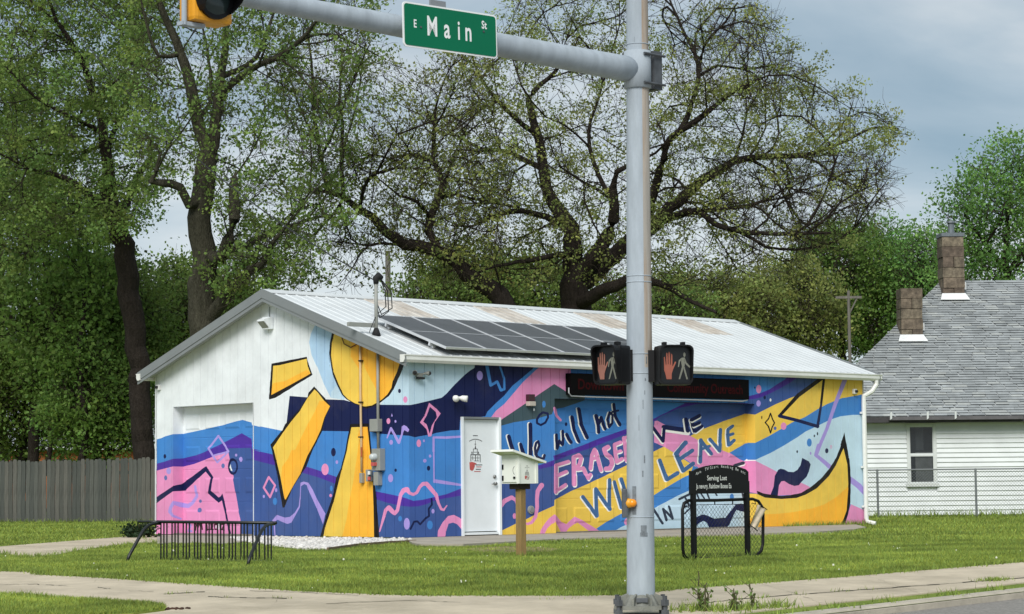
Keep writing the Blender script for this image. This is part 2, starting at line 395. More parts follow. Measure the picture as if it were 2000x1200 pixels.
# right of the door
area('blue', 'H 365,720 390,660 490,560 600,460 700,340 810,250 940,140 1010,60 1200,60 1000,160 830,300 720,430 600,570 500,650 440,725')
area('pink', 'H 440,725 500,645 600,565 720,425 830,295 990,145 1100,60 1420,60 1420,460 1330,390 1215,318 960,490 710,660 530,785')
area('teal', 'H 530,780 710,660 960,490 1215,318 1330,390 1410,450 J 520,50 520,140 400,182 250,232 140,247 118,300 H 1190,690 1000,745 860,770 720,790 525,842')
area('blue', 'H 525,842 720,790 860,770 1000,745 1190,690 J 118,300 140,247 250,232 400,182 520,140 880,115 1040,130 1400,130 L 130,350 500,362 400,410 300,460 115,550 J 1040,490 900,540 700,610 500,690 310,760 130,825 0,880 I 1215,118 1065,172 530,330')
area('purple', 'I 530,330 1065,172 1215,118 J 130,825 310,760 500,690 700,610 900,540 1040,490 L 115,550 300,460 400,410 500,362 620,362 400,470 115,590 J 1040,560 600,730 400,800 145,900 I 1215,200 1065,235 530,420')
area('slate', 'I 530,400 1065,225 1215,190 J 145,890 400,790 600,725 1040,552 L 115,580 230,620 540,760 600,790 115,960 K 1040,182 830,282 600,392 350,502 145,612 I 1215,682 1030,765 860,855 760,895 650,950 535,1004')
area('yellow', 'I 535,1004 650,950 760,895 860,855 1030,765 1215,682 K 145,612 350,502 600,392 830,282 1040,182 L 115,955 230,902 420,1020 640,1160 M 600,165 560,290 400,372 250,462 110,552 K 1040,740 950,790 800,872 680,952 500,1100 I 535,1300')
area('blue', 'K 680,952 800,872 950,790 1040,740 M 110,552 250,462 400,372 560,290 700,230 800,300 600,470 400,560 250,640 110,712 K 1035,915 960,950 860,1010 600,1080')
area('ice', 'K 860,1010 960,950 1035,915 M 110,712 250,640 400,560 600,470 1290,420 1290,560 1215,640 1250,1100 0,1100 K 860,1060')
area('purple', 'L 480,362 1370,362 1370,420 500,420'); area('slate', 'L 230,620 115,580 200,520 420,425 640,375 1375,368 1375,505 1360,507 1230,495 930,600 700,690 560,768 540,760')
area('yellow', 'L 560,768 700,690 930,600 1230,495 1360,507 1389,510 1389,858 1360,856 1240,860 1130,920 1030,980 960,960 830,912 700,852 600,792')
area('blue', 'L 1030,980 1130,920 1240,860 1360,856 1389,850 1389,1060 1360,1062 1250,1060 1215,1085 1170,1062')
area('pink', 'L 110,588 150,580 260,640 540,760 600,790 700,850 830,910 960,950 1050,985 1170,1060 1220,1080 1389,1075 M 1389,500 1290,500 1100,420 700,250 600,165 L 640,1160 520,1070 420,1020 330,960 230,902 110,850')
area('cream', 'L 1215,1082 1250,1055 1360,1060 1389,1064 1389,1082 1360,1080 1240,1078')
area('ice', 'O 105,188 300,100 480,0 N 700,940 800,870 990,780 1130,710 1280,660 1450,640 1620,640 O 1570,880 1460,820 1345,770 1200,700 810,560 770,520 700,490 390,350 280,290 105,205')
area('pink', 'O 105,203 280,290 390,350 700,490 770,520 830,555 700,640 300,660 20,610 M 1280,500 1280,130 1360,130')
area('pink', 'O 1250,1090 1345,768 1460,818 1575,870 1575,1090')
# right end of the wall
area('blue', 'N 0,100 520,100 520,150 420,210 300,290 180,340 0,386')
area('purple', 'N 0,386 180,340 300,290 420,210 520,150 560,100 720,100 600,190 420,290 300,350 180,400 100,420 0,440')
area('slate', 'N 0,430 100,420 180,400 300,350 420,290 600,190 720,100 1080,100 1010,155 850,280 690,372 600,402 380,497 105,637 0,625')
area('yellow', 'N 0,625 105,637 380,497 600,402 690,372 850,280 1010,155 1080,100 1640,100 1640,345 1500,375 1300,410 1200,450 1100,490 970,560 790,672 620,742 300,930 105,1027 0,1025')
area('blue', 'N 0,1025 105,1027 300,930 620,742 790,672 970,560 1100,490 1200,450 1300,410 1500,375 1640,345 1640,638 1450,640 1280,660 1130,710 990,780 800,870 600,970 400,1090 230,1195 O 300,95 105,190 0,190')
stroke('black', [52, 55, 40], 'N 1030,130 700,370 440,655'); stroke('navy', 46, 'N 440,655 700,720 968,800'); stroke('navy', [42, 30, 34], 'N 966,805 1015,500 1055,140'); stroke('black', [30, 34], 'N 1015,480 1055,130')
stroke('lav', [62, 50, 46, 46, 50], 'N 1345,150 1210,490 1095,830 1010,1030 945,1190')
stroke('lav', [46, 44, 50, 56], 'O 925,0 888,128 980,200 1075,285'); stroke('lav', [70, 74, 60], 'O 1330,440 1450,530 1545,640')
stroke('black', 18, 'N 317,618 345,700 372,750 340,810 317,890 290,800 244,745 290,695', closed=True)
dot('pink', 'N', 155, 285, 36, 59, 12); dot('lav', 'N', 152, 482, 31, 45); dot('navy', 'N', 237, 400, 17, 27); dot('white', 'N', 317, 435, 13, 23); dot('black', 'N', 197, 675, 8, 24); dot('navy', 'N', 100, 265, 10, 14)
dot('pink', 'N', 497, 795, 40, 52, 12); dot('dots', 'N', 380, 825, 22, 26); dot('blue', 'N', 852, 1022, 34, 57, 14); dot('char', 'N', 965, 900, 10, 24); dot('char', 'N', 922, 930, 11, 18)
dot('navy', 'N', 1093, 1135, 24, 36); dot('char', 'N', 685, 1147, 12, 19); dot('pink', 'N', 1153, 1082, 14, 24); dot('ice', 'N', 1153, 1084, 7, 14); dot('lav', 'N', 870, 1170, 12, 22)
area('navy', 'O 712,165 800,210 822,250 800,340 770,410 700,480 670,520 610,530 540,505 480,465 440,470 410,520 390,690 290,670 340,540 355,400 400,320 430,305 480,315 530,345 600,350 650,320 690,260')
# canoe
area('black', 'N 1335,880 1390,1180 O 1330,200 1345,420 1340,740 1310,900 1258,1070 1245,1120 1215,1120 0,1000 M 1190,530 1389,545 O 120,593 200,625 300,642 430,660 560,650 700,620 810,555 950,440 1070,300 1160,150 1215,0 N 1280,1060', 0.3)
area('yellow', 'O 1250,40 1300,250 1312,500 1290,850 1215,1060 1200,1120 0,1120 M 1225,1060 1225,560 O 20,628 120,632 230,682 440,700 640,686 760,642 900,562 1060,402 1150,262')
area('orange', 'O 200,900 420,890 600,870 850,820 1000,770 1150,680 1306,540 1312,560 1290,850 1215,1060 1200,1120 0,1120 M 1225,1060 1225,870')
# things at the foot of the big door
area('pink', 'K 140,800 155,795 220,880 290,910 390,818 480,860 600,930 715,1002 580,1002 430,890 380,915 320,960 285,1012 225,1012 190,940 140,850')
area('pink', 'I 1030,1075 1050,980 1100,900 1150,840 1222,785 1222,890 1180,910 1130,960 1075,1075'); stroke('pink', 30, 'J 145,235 165,330 215,385')
stroke('pink', [44, 56, 50, 40, 24], 'I 540,712 600,625 690,580 745,615 768,720'); dot('pink', 'I', 725, 810, 22, 36)
stroke('pink', [62, 52, 46, 46, 42, 36, 30, 18], 'I 1060,430 1012,500 1002,600 1005,700 985,820 940,888 890,908 850,895')
stroke('navy', 27, 'H 1075,668 1135,682 1140,730 1105,795 1050,825 1003,800 1003,755 1032,702', closed=True); dot('blue', 'H', 1088, 567, 22, 43); dot('white', 'H', 967, 635, 11, 17)
area('navy', 'M 540,980 600,900 610,830 700,790 760,800 850,845 990,830 1050,750 1110,670 1180,655 1250,680 1250,755 1190,755 1120,735 1085,800 1040,920 980,965 800,965 760,890 720,870 660,900 600,980')
dot('blue', 'M', 1070, 575, 26, 42); dot('pink', 'K', 1032, 880, 30, 44)
# lettering
letters('navy', 'cream', (-22, -6), [(44, 'H 655,965 680,1060 715,1160', 0), ([36, 44, 40], 'H 800,1060 820,1130 845,1200', 0), (44, 'H 920,815 925,1000 922,1200', 0)])
letters('navy', 'cream', (-18, 2), [(28, 'H 1018,1025 1032,1075 1008,1140 985,1190 978,1105 992,1045', 1), (30, 'I 985,0 1000,75 1045,100 1085,100 1096,60', 0)])
letters('navy', 'cream', (-22, 6), [(32, 'J 168,565 172,735 205,640 238,690 252,625 246,520', 0), (38, 'J 295,560 320,615 350,660', 0), (38, 'J 358,345 385,500 445,650', 0), (40, 'J 440,245 470,430 548,600', 0),
        (38, 'J 655,330 685,450 690,535', 0), (34, 'J 690,430 715,350 742,430 770,495', 0), (30, 'J 820,292 792,380 820,468 855,420 858,320', 1), (34, 'J 876,190 895,340 952,445', 0), (24, 'J 852,285 930,266', 0)])
dot('navy', 'J', 288, 435, 17, 24)
letters('pink', 'cream', (12, 20), [(44, 'K 165,185 162,515', 0), (40, 'K 165,185 318,138', 0), (40, 'K 168,315 292,262', 0), (42, 'K 165,500 280,425', 0), (48, 'K 382,90 386,420', 0), (46, 'K 380,85 440,58 475,95 455,170 412,225', 0), (44, 'K 425,232 500,220 530,290 558,345 588,300', 0),
        (44, 'K 590,225 608,60 640,-10 678,100 718,245', 0), (34, 'K 600,110 670,92', 0), (50, 'J 800,715 752,742 772,800 840,850 858,920 830,980 778,985', 0), (42, 'J 958,658 882,690 895,790 912,900 978,862', 0), (34, 'J 898,785 958,765', 0), (44, 'J 1000,605 1030,880', 0), (40, 'J 1005,610 1090,575', 0), (40, 'J 1030,880 1110,830', 0)])
letters('steel', 'cream', (-22, 12), [(42, 'K 495,572 665,805', 0), (42, 'K 665,810 655,475', 0), (42, 'K 655,478 825,725', 0), (40, 'K 822,725 820,362', 0), (40, 'K 882,388 972,705', 0), (40, 'K 965,352 1045,620 1130,560', 0)])
letters('navy', 'cream', (6, 46), [(52, 'L 230,660 525,702', 0)])
letters('navy', 'cream', (-14, 26), [(36, 'L 100,670 222,835 235,665', 0)]); letters('navy', 'cream', (-26, 14), [(40, 'L 500,562 522,705', 0)])
letters('navy', 'cream', (-18, 6), [(42, 'L 565,575 610,715', 0)]); letters('navy', 'cream', (6, 24), [(40, 'L 568,572 668,518', 0), (36, 'L 595,640 668,605', 0), (38, 'L 620,712 700,650', 0)])
letters('steel', 'cream', (-22, 12), [(44, 'M 180,122 265,355', 0), (44, 'M 265,360 402,278', 0), (48, 'L 378,985 M 470,250', 0), (50, 'L 375,990 500,850', 0), (44, 'L 435,1050 578,948', 0), (46, 'M 470,252 592,162', 0),
        (44, 'L 680,1090 688,820', 0), (40, 'L 688,825 812,990', 0), (32, 'L 692,935 790,895', 0), (40, 'L 800,810 915,955', 0), (38, 'L 916,955 930,690', 0), (38, 'L 1076,648 1022,692 1018,760 1030,882 1098,822', 0), (34, 'L 1025,765 1085,742', 0)])
letters('char', 'cream', (10, 22), [(36, 'M 1105,188 1212,155', 0)])
for w_, sp in ((32, 'M 80,700 215,900'), (30, 'M 262,862 222,722 335,842'), (30, 'M 335,842 290,692'), (30, 'M 422,602 560,535'), (26, 'M 498,590 525,640 552,690'), (24, 'M 530,640 490,660 485,700 510,690'), (20, 'M 490,780 560,700'),
               (22, 'M 640,540 662,592'), (20, 'M 690,535 730,592'), (22, 'M 765,530 790,592'), (20, 'M 868,530 885,555'), (18, 'M 1195,520 1215,610')): stroke('char', w_, sp)

PMAT = {k: mat('paint_' + k, c, rough=0.66, var=0.08, scale=1.6, bump=0.08, bscale=120, dirt=0.16, dcol=lin((120, 112, 100)), spec=0.3) for k, c in PAL.items()}
_LB = [(c, P, min(p[0] for p in P), max(p[0] for p in P), min(p[1] for p in P), max(p[1] for p in P)) for c, P in LAY]

def paint_surface(org, U, V, outline, disp, ulines=(), vlines=(), rects=(), base='white', group=None, name='siding_panel', parent=None, only=None):
    """A flat surface (origin, in-plane axes U, V) cut into faces along the paint edges, the ribs and the panel joints, one object per panel.
       outline: polygon in (s, t); disp(s, t) -> metres towards the viewer; group(s) -> panel number"""
    n = np.cross(U, V)
    if np.dot(n, EYE - org) < 0: n = -n
    vs, es = [], []
    def loop(P, closed=True):
        o = len(vs); vs.extend([Vector((float(p[0]), float(p[1]))) for p in P])
        es.extend([(o + i, o + (i + 1) % len(P)) for i in range(len(P) if closed else len(P) - 1)])
    loop(outline)
    so = [p[0] for p in outline]; to = [p[1] for p in outline]
    s0, s1, t0, t1 = min(so), max(so), min(to), max(to)
    for u in ulines: loop([(u, t0 - .01), (u, t1 + .01)], False)
    for v in vlines: loop([(s0 - .01, v), (s1 + .01, v)], False)
    for R in rects: loop(R)
    cor = [proj(org + U * a + V * b) for a, b in outline]
    cx0, cx1 = min(c[0] for c in cor), max(c[0] for c in cor); cy0, cy1 = min(c[1] for c in cor), max(c[1] for c in cor)
    use = []
    for c, P, x0, x1, y0, y1 in _LB:
        if x1 < cx0 or x0 > cx1 or y1 < cy0 or y0 > cy1: continue
        Q = []
        for p in P:
            w = on_plane(p[0], p[1], org, n) - org
            Q.append((float(w @ U), float(w @ V)))
        use.append((c, Q)); loop(Q)
    r = delaunay_2d_cdt(vs, es, [], 0, 1e-5, False)
    co = np.array([(v.x, v.y) for v in r[0]]); fc = np.array([f for f in r[2] if len(f) == 3])
    ce = co[fc].mean(1)
    d1 = co[fc[:, 1]] - co[fc[:, 0]]; d2 = co[fc[:, 2]] - co[fc[:, 0]]
    ar = np.abs(d1[:, 0] * d2[:, 1] - d1[:, 1] * d2[:, 0])
    ok = inpoly(ce, outline) & (ar > 1e-9)
    fc, ce = fc[ok], ce[ok]
    names = [base] + sorted(set(c for c, _ in use)); idx = {k: i for i, k in enumerate(names)}
    cid = np.zeros(len(fc), int)
    for c, Q in use:
        q = np.array(Q); lo, hi = q.min(0), q.max(0)
        w = np.where((ce[:, 0] >= lo[0]) & (ce[:, 0] <= hi[0]) & (ce[:, 1] >= lo[1]) & (ce[:, 1] <= hi[1]))[0]
        if len(w): w = w[inpoly(ce[w], Q)]; cid[w] = idx[c]
    dd = np.array([disp(s, t) for s, t in co])
    P3 = org[None] + co[:, :1] * U + co[:, 1:] * V + dd[:, None] * n
    # face orientation towards the viewer
    a, b, c3 = P3[fc[:, 0]], P3[fc[:, 1]], P3[fc[:, 2]]
    fl = np.einsum('ij,j->i', np.cross(b - a, c3 - a), n) < 0
    fc[fl] = fc[fl][:, ::-1]
    gi = np.array([group(s, t) for s, t in ce]) if group else np.zeros(len(ce), int)
    objs = []
    for g in np.unique(gi):
        w = np.where(gi == g)[0]
        used = np.unique(fc[w]); mp_ = -np.ones(len(co), int); mp_[used] = np.arange(len(used))
        me = bpy.data.meshes.new(name)
        vv = P3[used] - (root_loc(parent) if parent is not None else 0)
        me.from_pydata(vv.tolist(), [], mp_[fc[w]].tolist())
        ids = np.unique(cid[w]); re = {k: i for i, k in enumerate(ids)}
        for k in ids: me.materials.append(PMAT[names[k]])
        me.polygons.foreach_set('material_index', [re[k] for k in cid[w]])
        me.update()
        o = bpy.data.objects.new(name, me); C.objects.link(o); o.parent = parent
        objs.append(o)
    return objs
# ---------------------------------------------------------------- ground, street, paving
M_lawn = mat('lawn_soil', (120, 134, 62), rough=0.95, var=0.35, scale=1.1, dark=(84, 102, 40), bump=0.6, bscale=25, dirt=0.55, dcol=lin((146, 146, 84)), spec=0.1)
M_conc = mat('concrete', (198, 185, 162), rough=0.92, var=0.13, scale=1.7, bump=0.35, bscale=70, dirt=0.75, dcol=lin((146, 136, 116)), spec=0.2)
M_conc2 = mat('concrete_slab', (170, 162, 148), rough=0.92, var=0.14, scale=2.0, bump=0.3, bscale=60, dirt=0.4, dcol=lin((132, 124, 110)), spec=0.2)
M_curb = mat('curb_concrete', (184, 176, 160), rough=0.93, var=0.16, scale=3.0, bump=0.4, bscale=60, dirt=0.5, dcol=lin((110, 104, 92)), spec=0.2)
M_road = mat('asphalt', (150, 146, 139), rough=0.9, var=0.22, scale=30, bump=0.8, bscale=160, dirt=0.3, dcol=lin((82, 80, 78)), spec=0.25)
M_soil = mat('bare_soil', (150, 134, 104), rough=1.0, var=0.3, scale=6, bump=0.6, bscale=50, dirt=0.6, dcol=lin((100, 112, 58)), spec=0.1)
M_pebble = mat('white_pebble', (224, 220, 214), rough=0.8, var=0.16, scale=9, attr='tint')
M_crack = mat('crack_dirt', (70, 66, 50), rough=1.0, var=0.4, scale=14)

def uvw(p): w = np.asarray(p, float) - O; return float(w @ A), float(w @ B)
U_ST, V_ST = -14.9, -16.05         # the two kerb lines of the street corner, in building axes
def sheet_on_ground(name, poly_xy, dz, m, step=1.0, thick=0.0, extra=None):
    """a flat sheet that follows the fall of the ground: polygon cut along lines of equal depth"""
    vs = [Vector((float(p[0]), float(p[1]))) for p in poly_xy]
    es = [(i, (i + 1) % len(vs)) for i in range(len(vs))]
    ys = [p[1] for p in poly_xy]; xs = [p[0] for p in poly_xy]
    for y in (18.0, 27.0):
        if min(ys) < y < max(ys):
            o = len(vs); vs += [Vector((min(xs) - 1, y)), Vector((max(xs) + 1, y))]; es.append((o, o + 1))
    r = delaunay_2d_cdt(vs, es, [], 0, 1e-5, False)
    co = np.array([(v.x, v.y) for v in r[0]]); fc = np.array(r[2]); ok = inpoly(co[fc].mean(1), [tuple(map(float, p[:2])) for p in poly_xy])
    fc = fc[ok]
    a, b, c = co[fc[:, 0]], co[fc[:, 1]], co[fc[:, 2]]
    cr = (b - a)[:, 0] * (c - a)[:, 1] - (b - a)[:, 1] * (c - a)[:, 0]
    fc[cr < 0] = fc[cr < 0][:, ::-1]
    z = gz(co[:, 1]) + dz
    mb = MB(); mb.add(np.column_stack([co, z]), [tuple(f) for f in fc], m)
    if thick:
        n = len(poly_xy)
        for i in range(n):
            p, q = poly_xy[i], poly_xy[(i + 1) % n]
            k = max(1, int(abs(p[1] - q[1]) / 1.0))
            for j in range(k):
                s = [p[0] + (q[0] - p[0]) * j / k, p[1] + (q[1] - p[1]) * j / k]; t = [p[0] + (q[0] - p[0]) * (j + 1) / k, p[1] + (q[1] - p[1]) * (j + 1) / k]
                mb.add([(*s, gz(s[1]) + dz), (*t, gz(t[1]) + dz), (*t, gz(t[1]) + dz - thick), (*s, gz(s[1]) + dz - thick)], [(0, 1, 2, 3)], m)
    return struct(mb.build(name))
def gp(spec, dz=0.0): return [G(float(a.split(',')[0]), float(a.split(',')[1]), dz) for a in spec.split()]
def UV(u, v): return (O + A * u + B * v)[:2]
# lawn: everything inside the street corner, out to the horizon; rounded at the corner by the pole
arc = [UV(U_ST + 3.0 - 3.0 * math.cos(t), V_ST + 3.0 - 3.0 * math.sin(t)) for t in np.linspace(0, math.pi / 2, 9)]
far = [UV(600, V_ST), UV(600, 600), UV(U_ST, 600)]
struct(sheet_on_ground('lawn_ground', arc + far, 0.0, M_lawn))
ring = [UV(-700, -700), UV(900, -700), UV(900, 900), UV(-700, 900)]
struct(sheet_on_ground('road', ring, -0.062, M_road))
# sidewalk ribbon round the corner (far edge as in the photo, near edge at the kerb), kerb
far_edge = gp('-60,1115 0,1118 60,1119 80,1125 200,1131 330,1140 450,1148 600,1158 750,1164 850,1166 1000,1166 1120,1166 1225,1165 1340,1152 1480,1142 1640,1130 1820,1115 2000,1100 2080,1094')
inset = 0.55
arc2 = [UV(U_ST + 3.0 - (3.0 - inset) * math.cos(t), V_ST + 3.0 - (3.0 - inset) * math.sin(t)) for t in np.linspace(0, math.pi / 2, 9)]
side = [p[:2] for p in far_edge] + [UV(60, V_ST + 2.2), UV(60, V_ST + inset)] + [q for q in arc2[::-1]] + [UV(U_ST + inset, 60), UV(-11.4, 60)]
sheet_on_ground('sidewalk', side, 0.012, M_conc, thick=0.03)
# kerb: a real step, sheared stones following the street line
def curb(line, w=0.16, top=0.018, low=-0.12, name='curb'):
    mb = MB(); n = len(line)
    prof = [(0, low), (0.0, top - .03), (0.03, top), (w, top), (w, low)]
    for i in range(n):
        p = np.array(line[i]); t = np.array(line[min(i + 1, n - 1)]) - np.array(line[max(i - 1, 0)]); t = t / np.linalg.norm(t); inn = np.array([-t[1], t[0]])
        for a, z in prof:
            q = p - inn * 0 + inn * a
            mb.v.append((q[0], q[1], gz(q[1]) + z))
    k = len(prof)
    for i in range(n - 1):
        for j in range(k - 1): mb.f.append((i * k + j, (i + 1) * k + j, (i + 1) * k + j + 1, i * k + j + 1)); mb.m.append(0)
    mb.ms = [M_curb]
    return struct(mb.build(name))
line = [UV(U_ST, v) for v in np.linspace(60, V_ST + 3, 40)][:-1] + arc + [UV(u, V_ST) for u in np.linspace(U_ST + 3, 60, 40)][1:]
curb(line)
# concrete path on the left, aprons, slab along the long wall
sheet_on_ground('path', [p[:2] for p in gp('-60,1071 0,1070 100,1062 200,1054 260,1049.5 305,1047.5 330,1050 380,1054 330,1060 310,1062 240,1066 150,1078 100,1088 60,1090 0,1083 -60,1082')], 0.02, M_conc, thick=0.04)
sheet_on_ground('garage_apron', [UV(-0.01, 7.25), UV(-0.01, 3.9)] + [p[:2] for p in gp('505,1052 470,1060 430,1063 385,1060 340,1061 306,1063', .03)], 0.034, M_conc2, thick=0.06)
slab = [UV(-0.12, -0.01), UV(9.2, -0.01), UV(11.9, -0.03)] + [p[:2] for p in gp('1692,1030 1668,1034 1600,1038.5 1475,1042.5 1340,1046 1225,1049 1083,1053 1000,1058 905,1063 820,1063 806,1061', .045)]
sheet_on_ground('concrete_slab', slab, 0.047, M_conc2, thick=0.10)
sheet_on_ground('soil_patch', [p[:2] for p in gp('905,1074 940,1070 1000,1068 1060,1070 1100,1074 1070,1080 1000,1082 940,1081')], 0.008, M_soil)
# grass patch on the near left, sitting on the sidewalk's edge
patch = [p[:2] for p in gp('-60,1163 0,1165 80,1170 200,1178 290,1184 322,1190 322,1196 260,1204 150,1210 -60,1214')]
sheet_on_ground('verge_ground', patch, 0.03, M_lawn, thick=0.03)
# joint between the walk and the strip along the kerb, and cracks
def crack(spec, w, dz=0.0165):
    P = gp(spec); Q = []
    for i in range(len(P) - 1):
        k = 8
        for j in range(k): Q.append(P[i] + (P[i + 1] - P[i]) * j / k + np.array([random.uniform(-.02, .02), random.uniform(-.03, .03), 0]))
    Q.append(P[-1]); mb = MB()
    for i in range(len(Q) - 1):
        a, b = Q[i], Q[i + 1]; ww = w * random.uniform(.4, 1.4)
        mb.add([(a[0], a[1] - ww, gz(a[1] - ww) + dz), (b[0], b[1] - ww, gz(b[1] - ww) + dz), (b[0], b[1] + ww, gz(b[1] + ww) + dz), (a[0], a[1] + ww, gz(a[1] + ww) + dz)], [(0, 1, 2, 3)], M_crack)
    return struct(mb.build('pavement_crack'))
for sp, w in (('1330,1186 1440,1174 1560,1164 1700,1154 1850,1143 2060,1127', .022), ('-20,1145 60,1144 130,1147', .014), ('190,1150 215,1153', .02), ('320,1163 400,1159', .02), ('410,1168 440,1170 560,1172', .02), ('250,1157 300,1158', .012),
              ('490,1157 600,1161 700,1166', .012), ('640,1182 800,1176 900,1180', .012), ('1560,1164 1610,1184', .012), ('1760,1150 1822,1170', .012), ('1445,1173 1480,1190', .012), ('1900,1139 1975,1160', .012), ('1480,1142 1560,1164', .008), ('1690,1126 1760,1150', .008), ('560,1157 520,1195', .008), ('200,1131 120,1172', .008), ('1750,1149 1790,1155', .01)):
    crack(sp, w)

# ---------------------------------------------------------------- the painted building
bld = thing('mural_building', W(6.1, 3.6, 0), 'white metal garage building covered with a bright blue, pink and yellow mural', 'building')
LU, WV, ZW0 = 12.315, 7.31, 0.05
ROOF_S = 0.343
def zroof(v): return 3.09 + ROOF_S * (min(v, WV - v) + 0.17)
def rib(pos, c, h=0.015):
    d = min(abs(pos - x) for x in c)
    return h if d < .010 else (h * (1 - (d - .010) / .017) if d < .027 else 0.0)
RU = [0.3535 + .2286 * k for k in range(-1, 53) if 0.03 < 0.3535 + .2286 * k < LU - .03]
RVv = [0.3914 + .2286 * k for k in range(-1, 31) if 0.03 < 0.3914 + .2286 * k < WV - .03]
def blines(c): return [x + d for x in c for d in (-.027, -.010, .010, .027)]
zt = 3.06
def groove(pos, c):                      # narrow vee between the siding boards
    d = min(abs(pos - x) for x in c)
    return -.020 * max(0.0, 1 - max(0.0, d - .003) / .003)
def glines(c): return [x + d for x in c for d in (-.006, -.003, .003, .006)]
# front wall with door opening (s 1.16..2.075) and garage opening (3.42..8.88)
DS0, DS1, DZ1 = 1.16, 2.075, 2.075
GS0, GS1, GZ1 = 3.42, 8.88, 2.425
fo = [(0, ZW0), (DS0, ZW0), (DS0, DZ1), (DS1, DZ1), (DS1, ZW0), (GS0, ZW0), (GS0, GZ1), (GS1, GZ1), (GS1, ZW0), (LU, ZW0), (LU, zt), (0, zt)]
pan = [RU[i] + .028 for i in range(1, len(RU), 4)]
paint_surface(O.copy(), A, Z, fo, lambda s, t: groove(s, RU), glines(RU) + pan, (), base='blue', group=lambda s, t: sum(s > x for x in pan), parent=bld)
# gable wall with the small garage opening
KS0, KS1, KZ1 = 4.28, 6.75, 2.435
go = [(0, ZW0), (KS0, ZW0), (KS0, KZ1), (KS1, KZ1), (KS1, ZW0), (WV, ZW0), (WV, zroof(WV) - .05), (WV / 2, zroof(WV / 2) - .05), (0, zroof(0) - .05)]
panv = [RVv[i] + .028 for i in range(2, len(RVv), 4)]
paint_surface(O.copy(), B, Z, go, lambda s, t: groove(s, RVv), glines(RVv) + panv, (), base='white', group=lambda s, t: sum(s > x for x in panv), parent=bld)
# jambs that show
paint_surface(W(0, KS1, 0), A, Z, [(0.0, ZW0), (.235, ZW0), (.235, KZ1), (0.0, KZ1)], lambda s, t: 0, base='white', name='jamb', parent=bld)
paint_surface(W(GS1, 0, 0), B, Z, [(0.0, ZW0), (.24, ZW0), (.24, GZ1), (0.0, GZ1)], lambda s, t: 0, base='slate', name='jamb', parent=bld)
mw, mn = PMAT['white'], PMAT['navy']
MB().box(W(.13, KS0 - .012, 1.23), (.13, .012, 1.2), (A, B, Z), mw).build('jamb', parent=bld)
MB().box(W(.13, (KS0 + KS1) / 2, KZ1 + .014), (.128, (KS1 - KS0) / 2, .012), (A, B, Z), mw).build('header', parent=bld)
MB().box(W(GS0 - .012, .13, 1.23), (.012, .128, 1.2), (A, B, Z), mn).build('jamb', parent=bld)
MB().box(W((GS0 + GS1) / 2, .13, GZ1 + .014), ((GS1 - GS0) / 2, .128, .012), (A, B, Z), mn).build('header', parent=bld)
# sectional garage doors: each section its own piece with raised panels
def sectional(org, U, s0, s1, z0, z1, nsec, npan, base):
    h = (z1 - z0) / nsec; rects = []; panels = []
    pw = (s1 - s0) / npan
    for i in range(nsec):
        for j in range(npan):
            a0, a1 = s0 + j * pw + .08, s0 + (j + 1) * pw - .08; b0, b1 = z0 + i * h + .15, z0 + (i + 1) * h - .15
            panels.append((a0, a1, b0, b1))
            for e_ in (0, .035): rects.append([(a0 + e_, b0 + e_), (a1 - e_, b0 + e_), (a1 - e_, b1 - e_), (a0 + e_, b1 - e_)])
    def disp(s, t):
        for a0, a1, b0, b1 in panels:
            if a0 <= s <= a1 and b0 <= t <= b1: return .011 * min(1, max(0, min(s - a0, a1 - s, t - b0, b1 - t)) / .035)
        k = (t - z0) / h; f = abs(k - round(k)) * h
        return -.005 if f < .003 and 0.2 < k < nsec - .2 else 0.0
    vl = [z0 + i * h + d for i in range(1, nsec) for d in (-.008, 0, .008)]
    door = bpy.data.objects.new('garage_door', None); C.objects.link(door); door.parent = bld
    door.location = [float(x) for x in (org + U * (s0 + s1) / 2 - root_loc(bld))]
    for o in paint_surface(org, U, Z, [(s0, z0), (s1, z0), (s1, z1), (s0, z1)], disp, (), vl, rects, base, group=lambda s, t: int((t - z0) / h), name='door_section', parent=door): pass
    return door
gd = sectional(W(.235, 0, 0), B, KS0, KS1, .06, KZ1, 4, 4, 'white'); gd['label'] = 'narrow garage door under the gable'
bd = sectional(W(0, .24, 0), A, GS0, GS1, .06, GZ1, 4, 9, 'blue'); bd['label'] = 'wide garage door with painted words'
# plinth, back and far walls, floor, closing the building
M_plinth = mat('plinth', (128, 122, 112), rough=.95, var=.2, scale=4, bump=.4)
mb = MB()
mb.box(W(LU / 2, .06, .02), (LU / 2 - .01, .05, .05), (A, B, Z), M_plinth); mb.box(W(.06, WV / 2, .02), (.05, WV / 2 - .01, .05), (A, B, Z), M_plinth)
mb.build('plinth', parent=bld)
M_wsh = mat('white_sheet', (228, 232, 234), rough=.5, var=.06, scale=2, dirt=.15, dcol=lin((160, 156, 148)))
mb = MB(); mb.box(W(LU / 2, WV, 1.55), (LU / 2, .03, 1.5), (A, B, Z), M_wsh); mb.build('back_wall', parent=bld)
mb = MB(); poly = [W(LU, 0, .05), W(LU, WV, .05), W(LU, WV, zroof(WV) - .06), W(LU, WV / 2, zroof(WV / 2) - .06), W(LU, 0, zroof(0) - .06)]
mb.prism(poly, -A * .04, M_wsh); mb.build('end_wall', parent=bld)
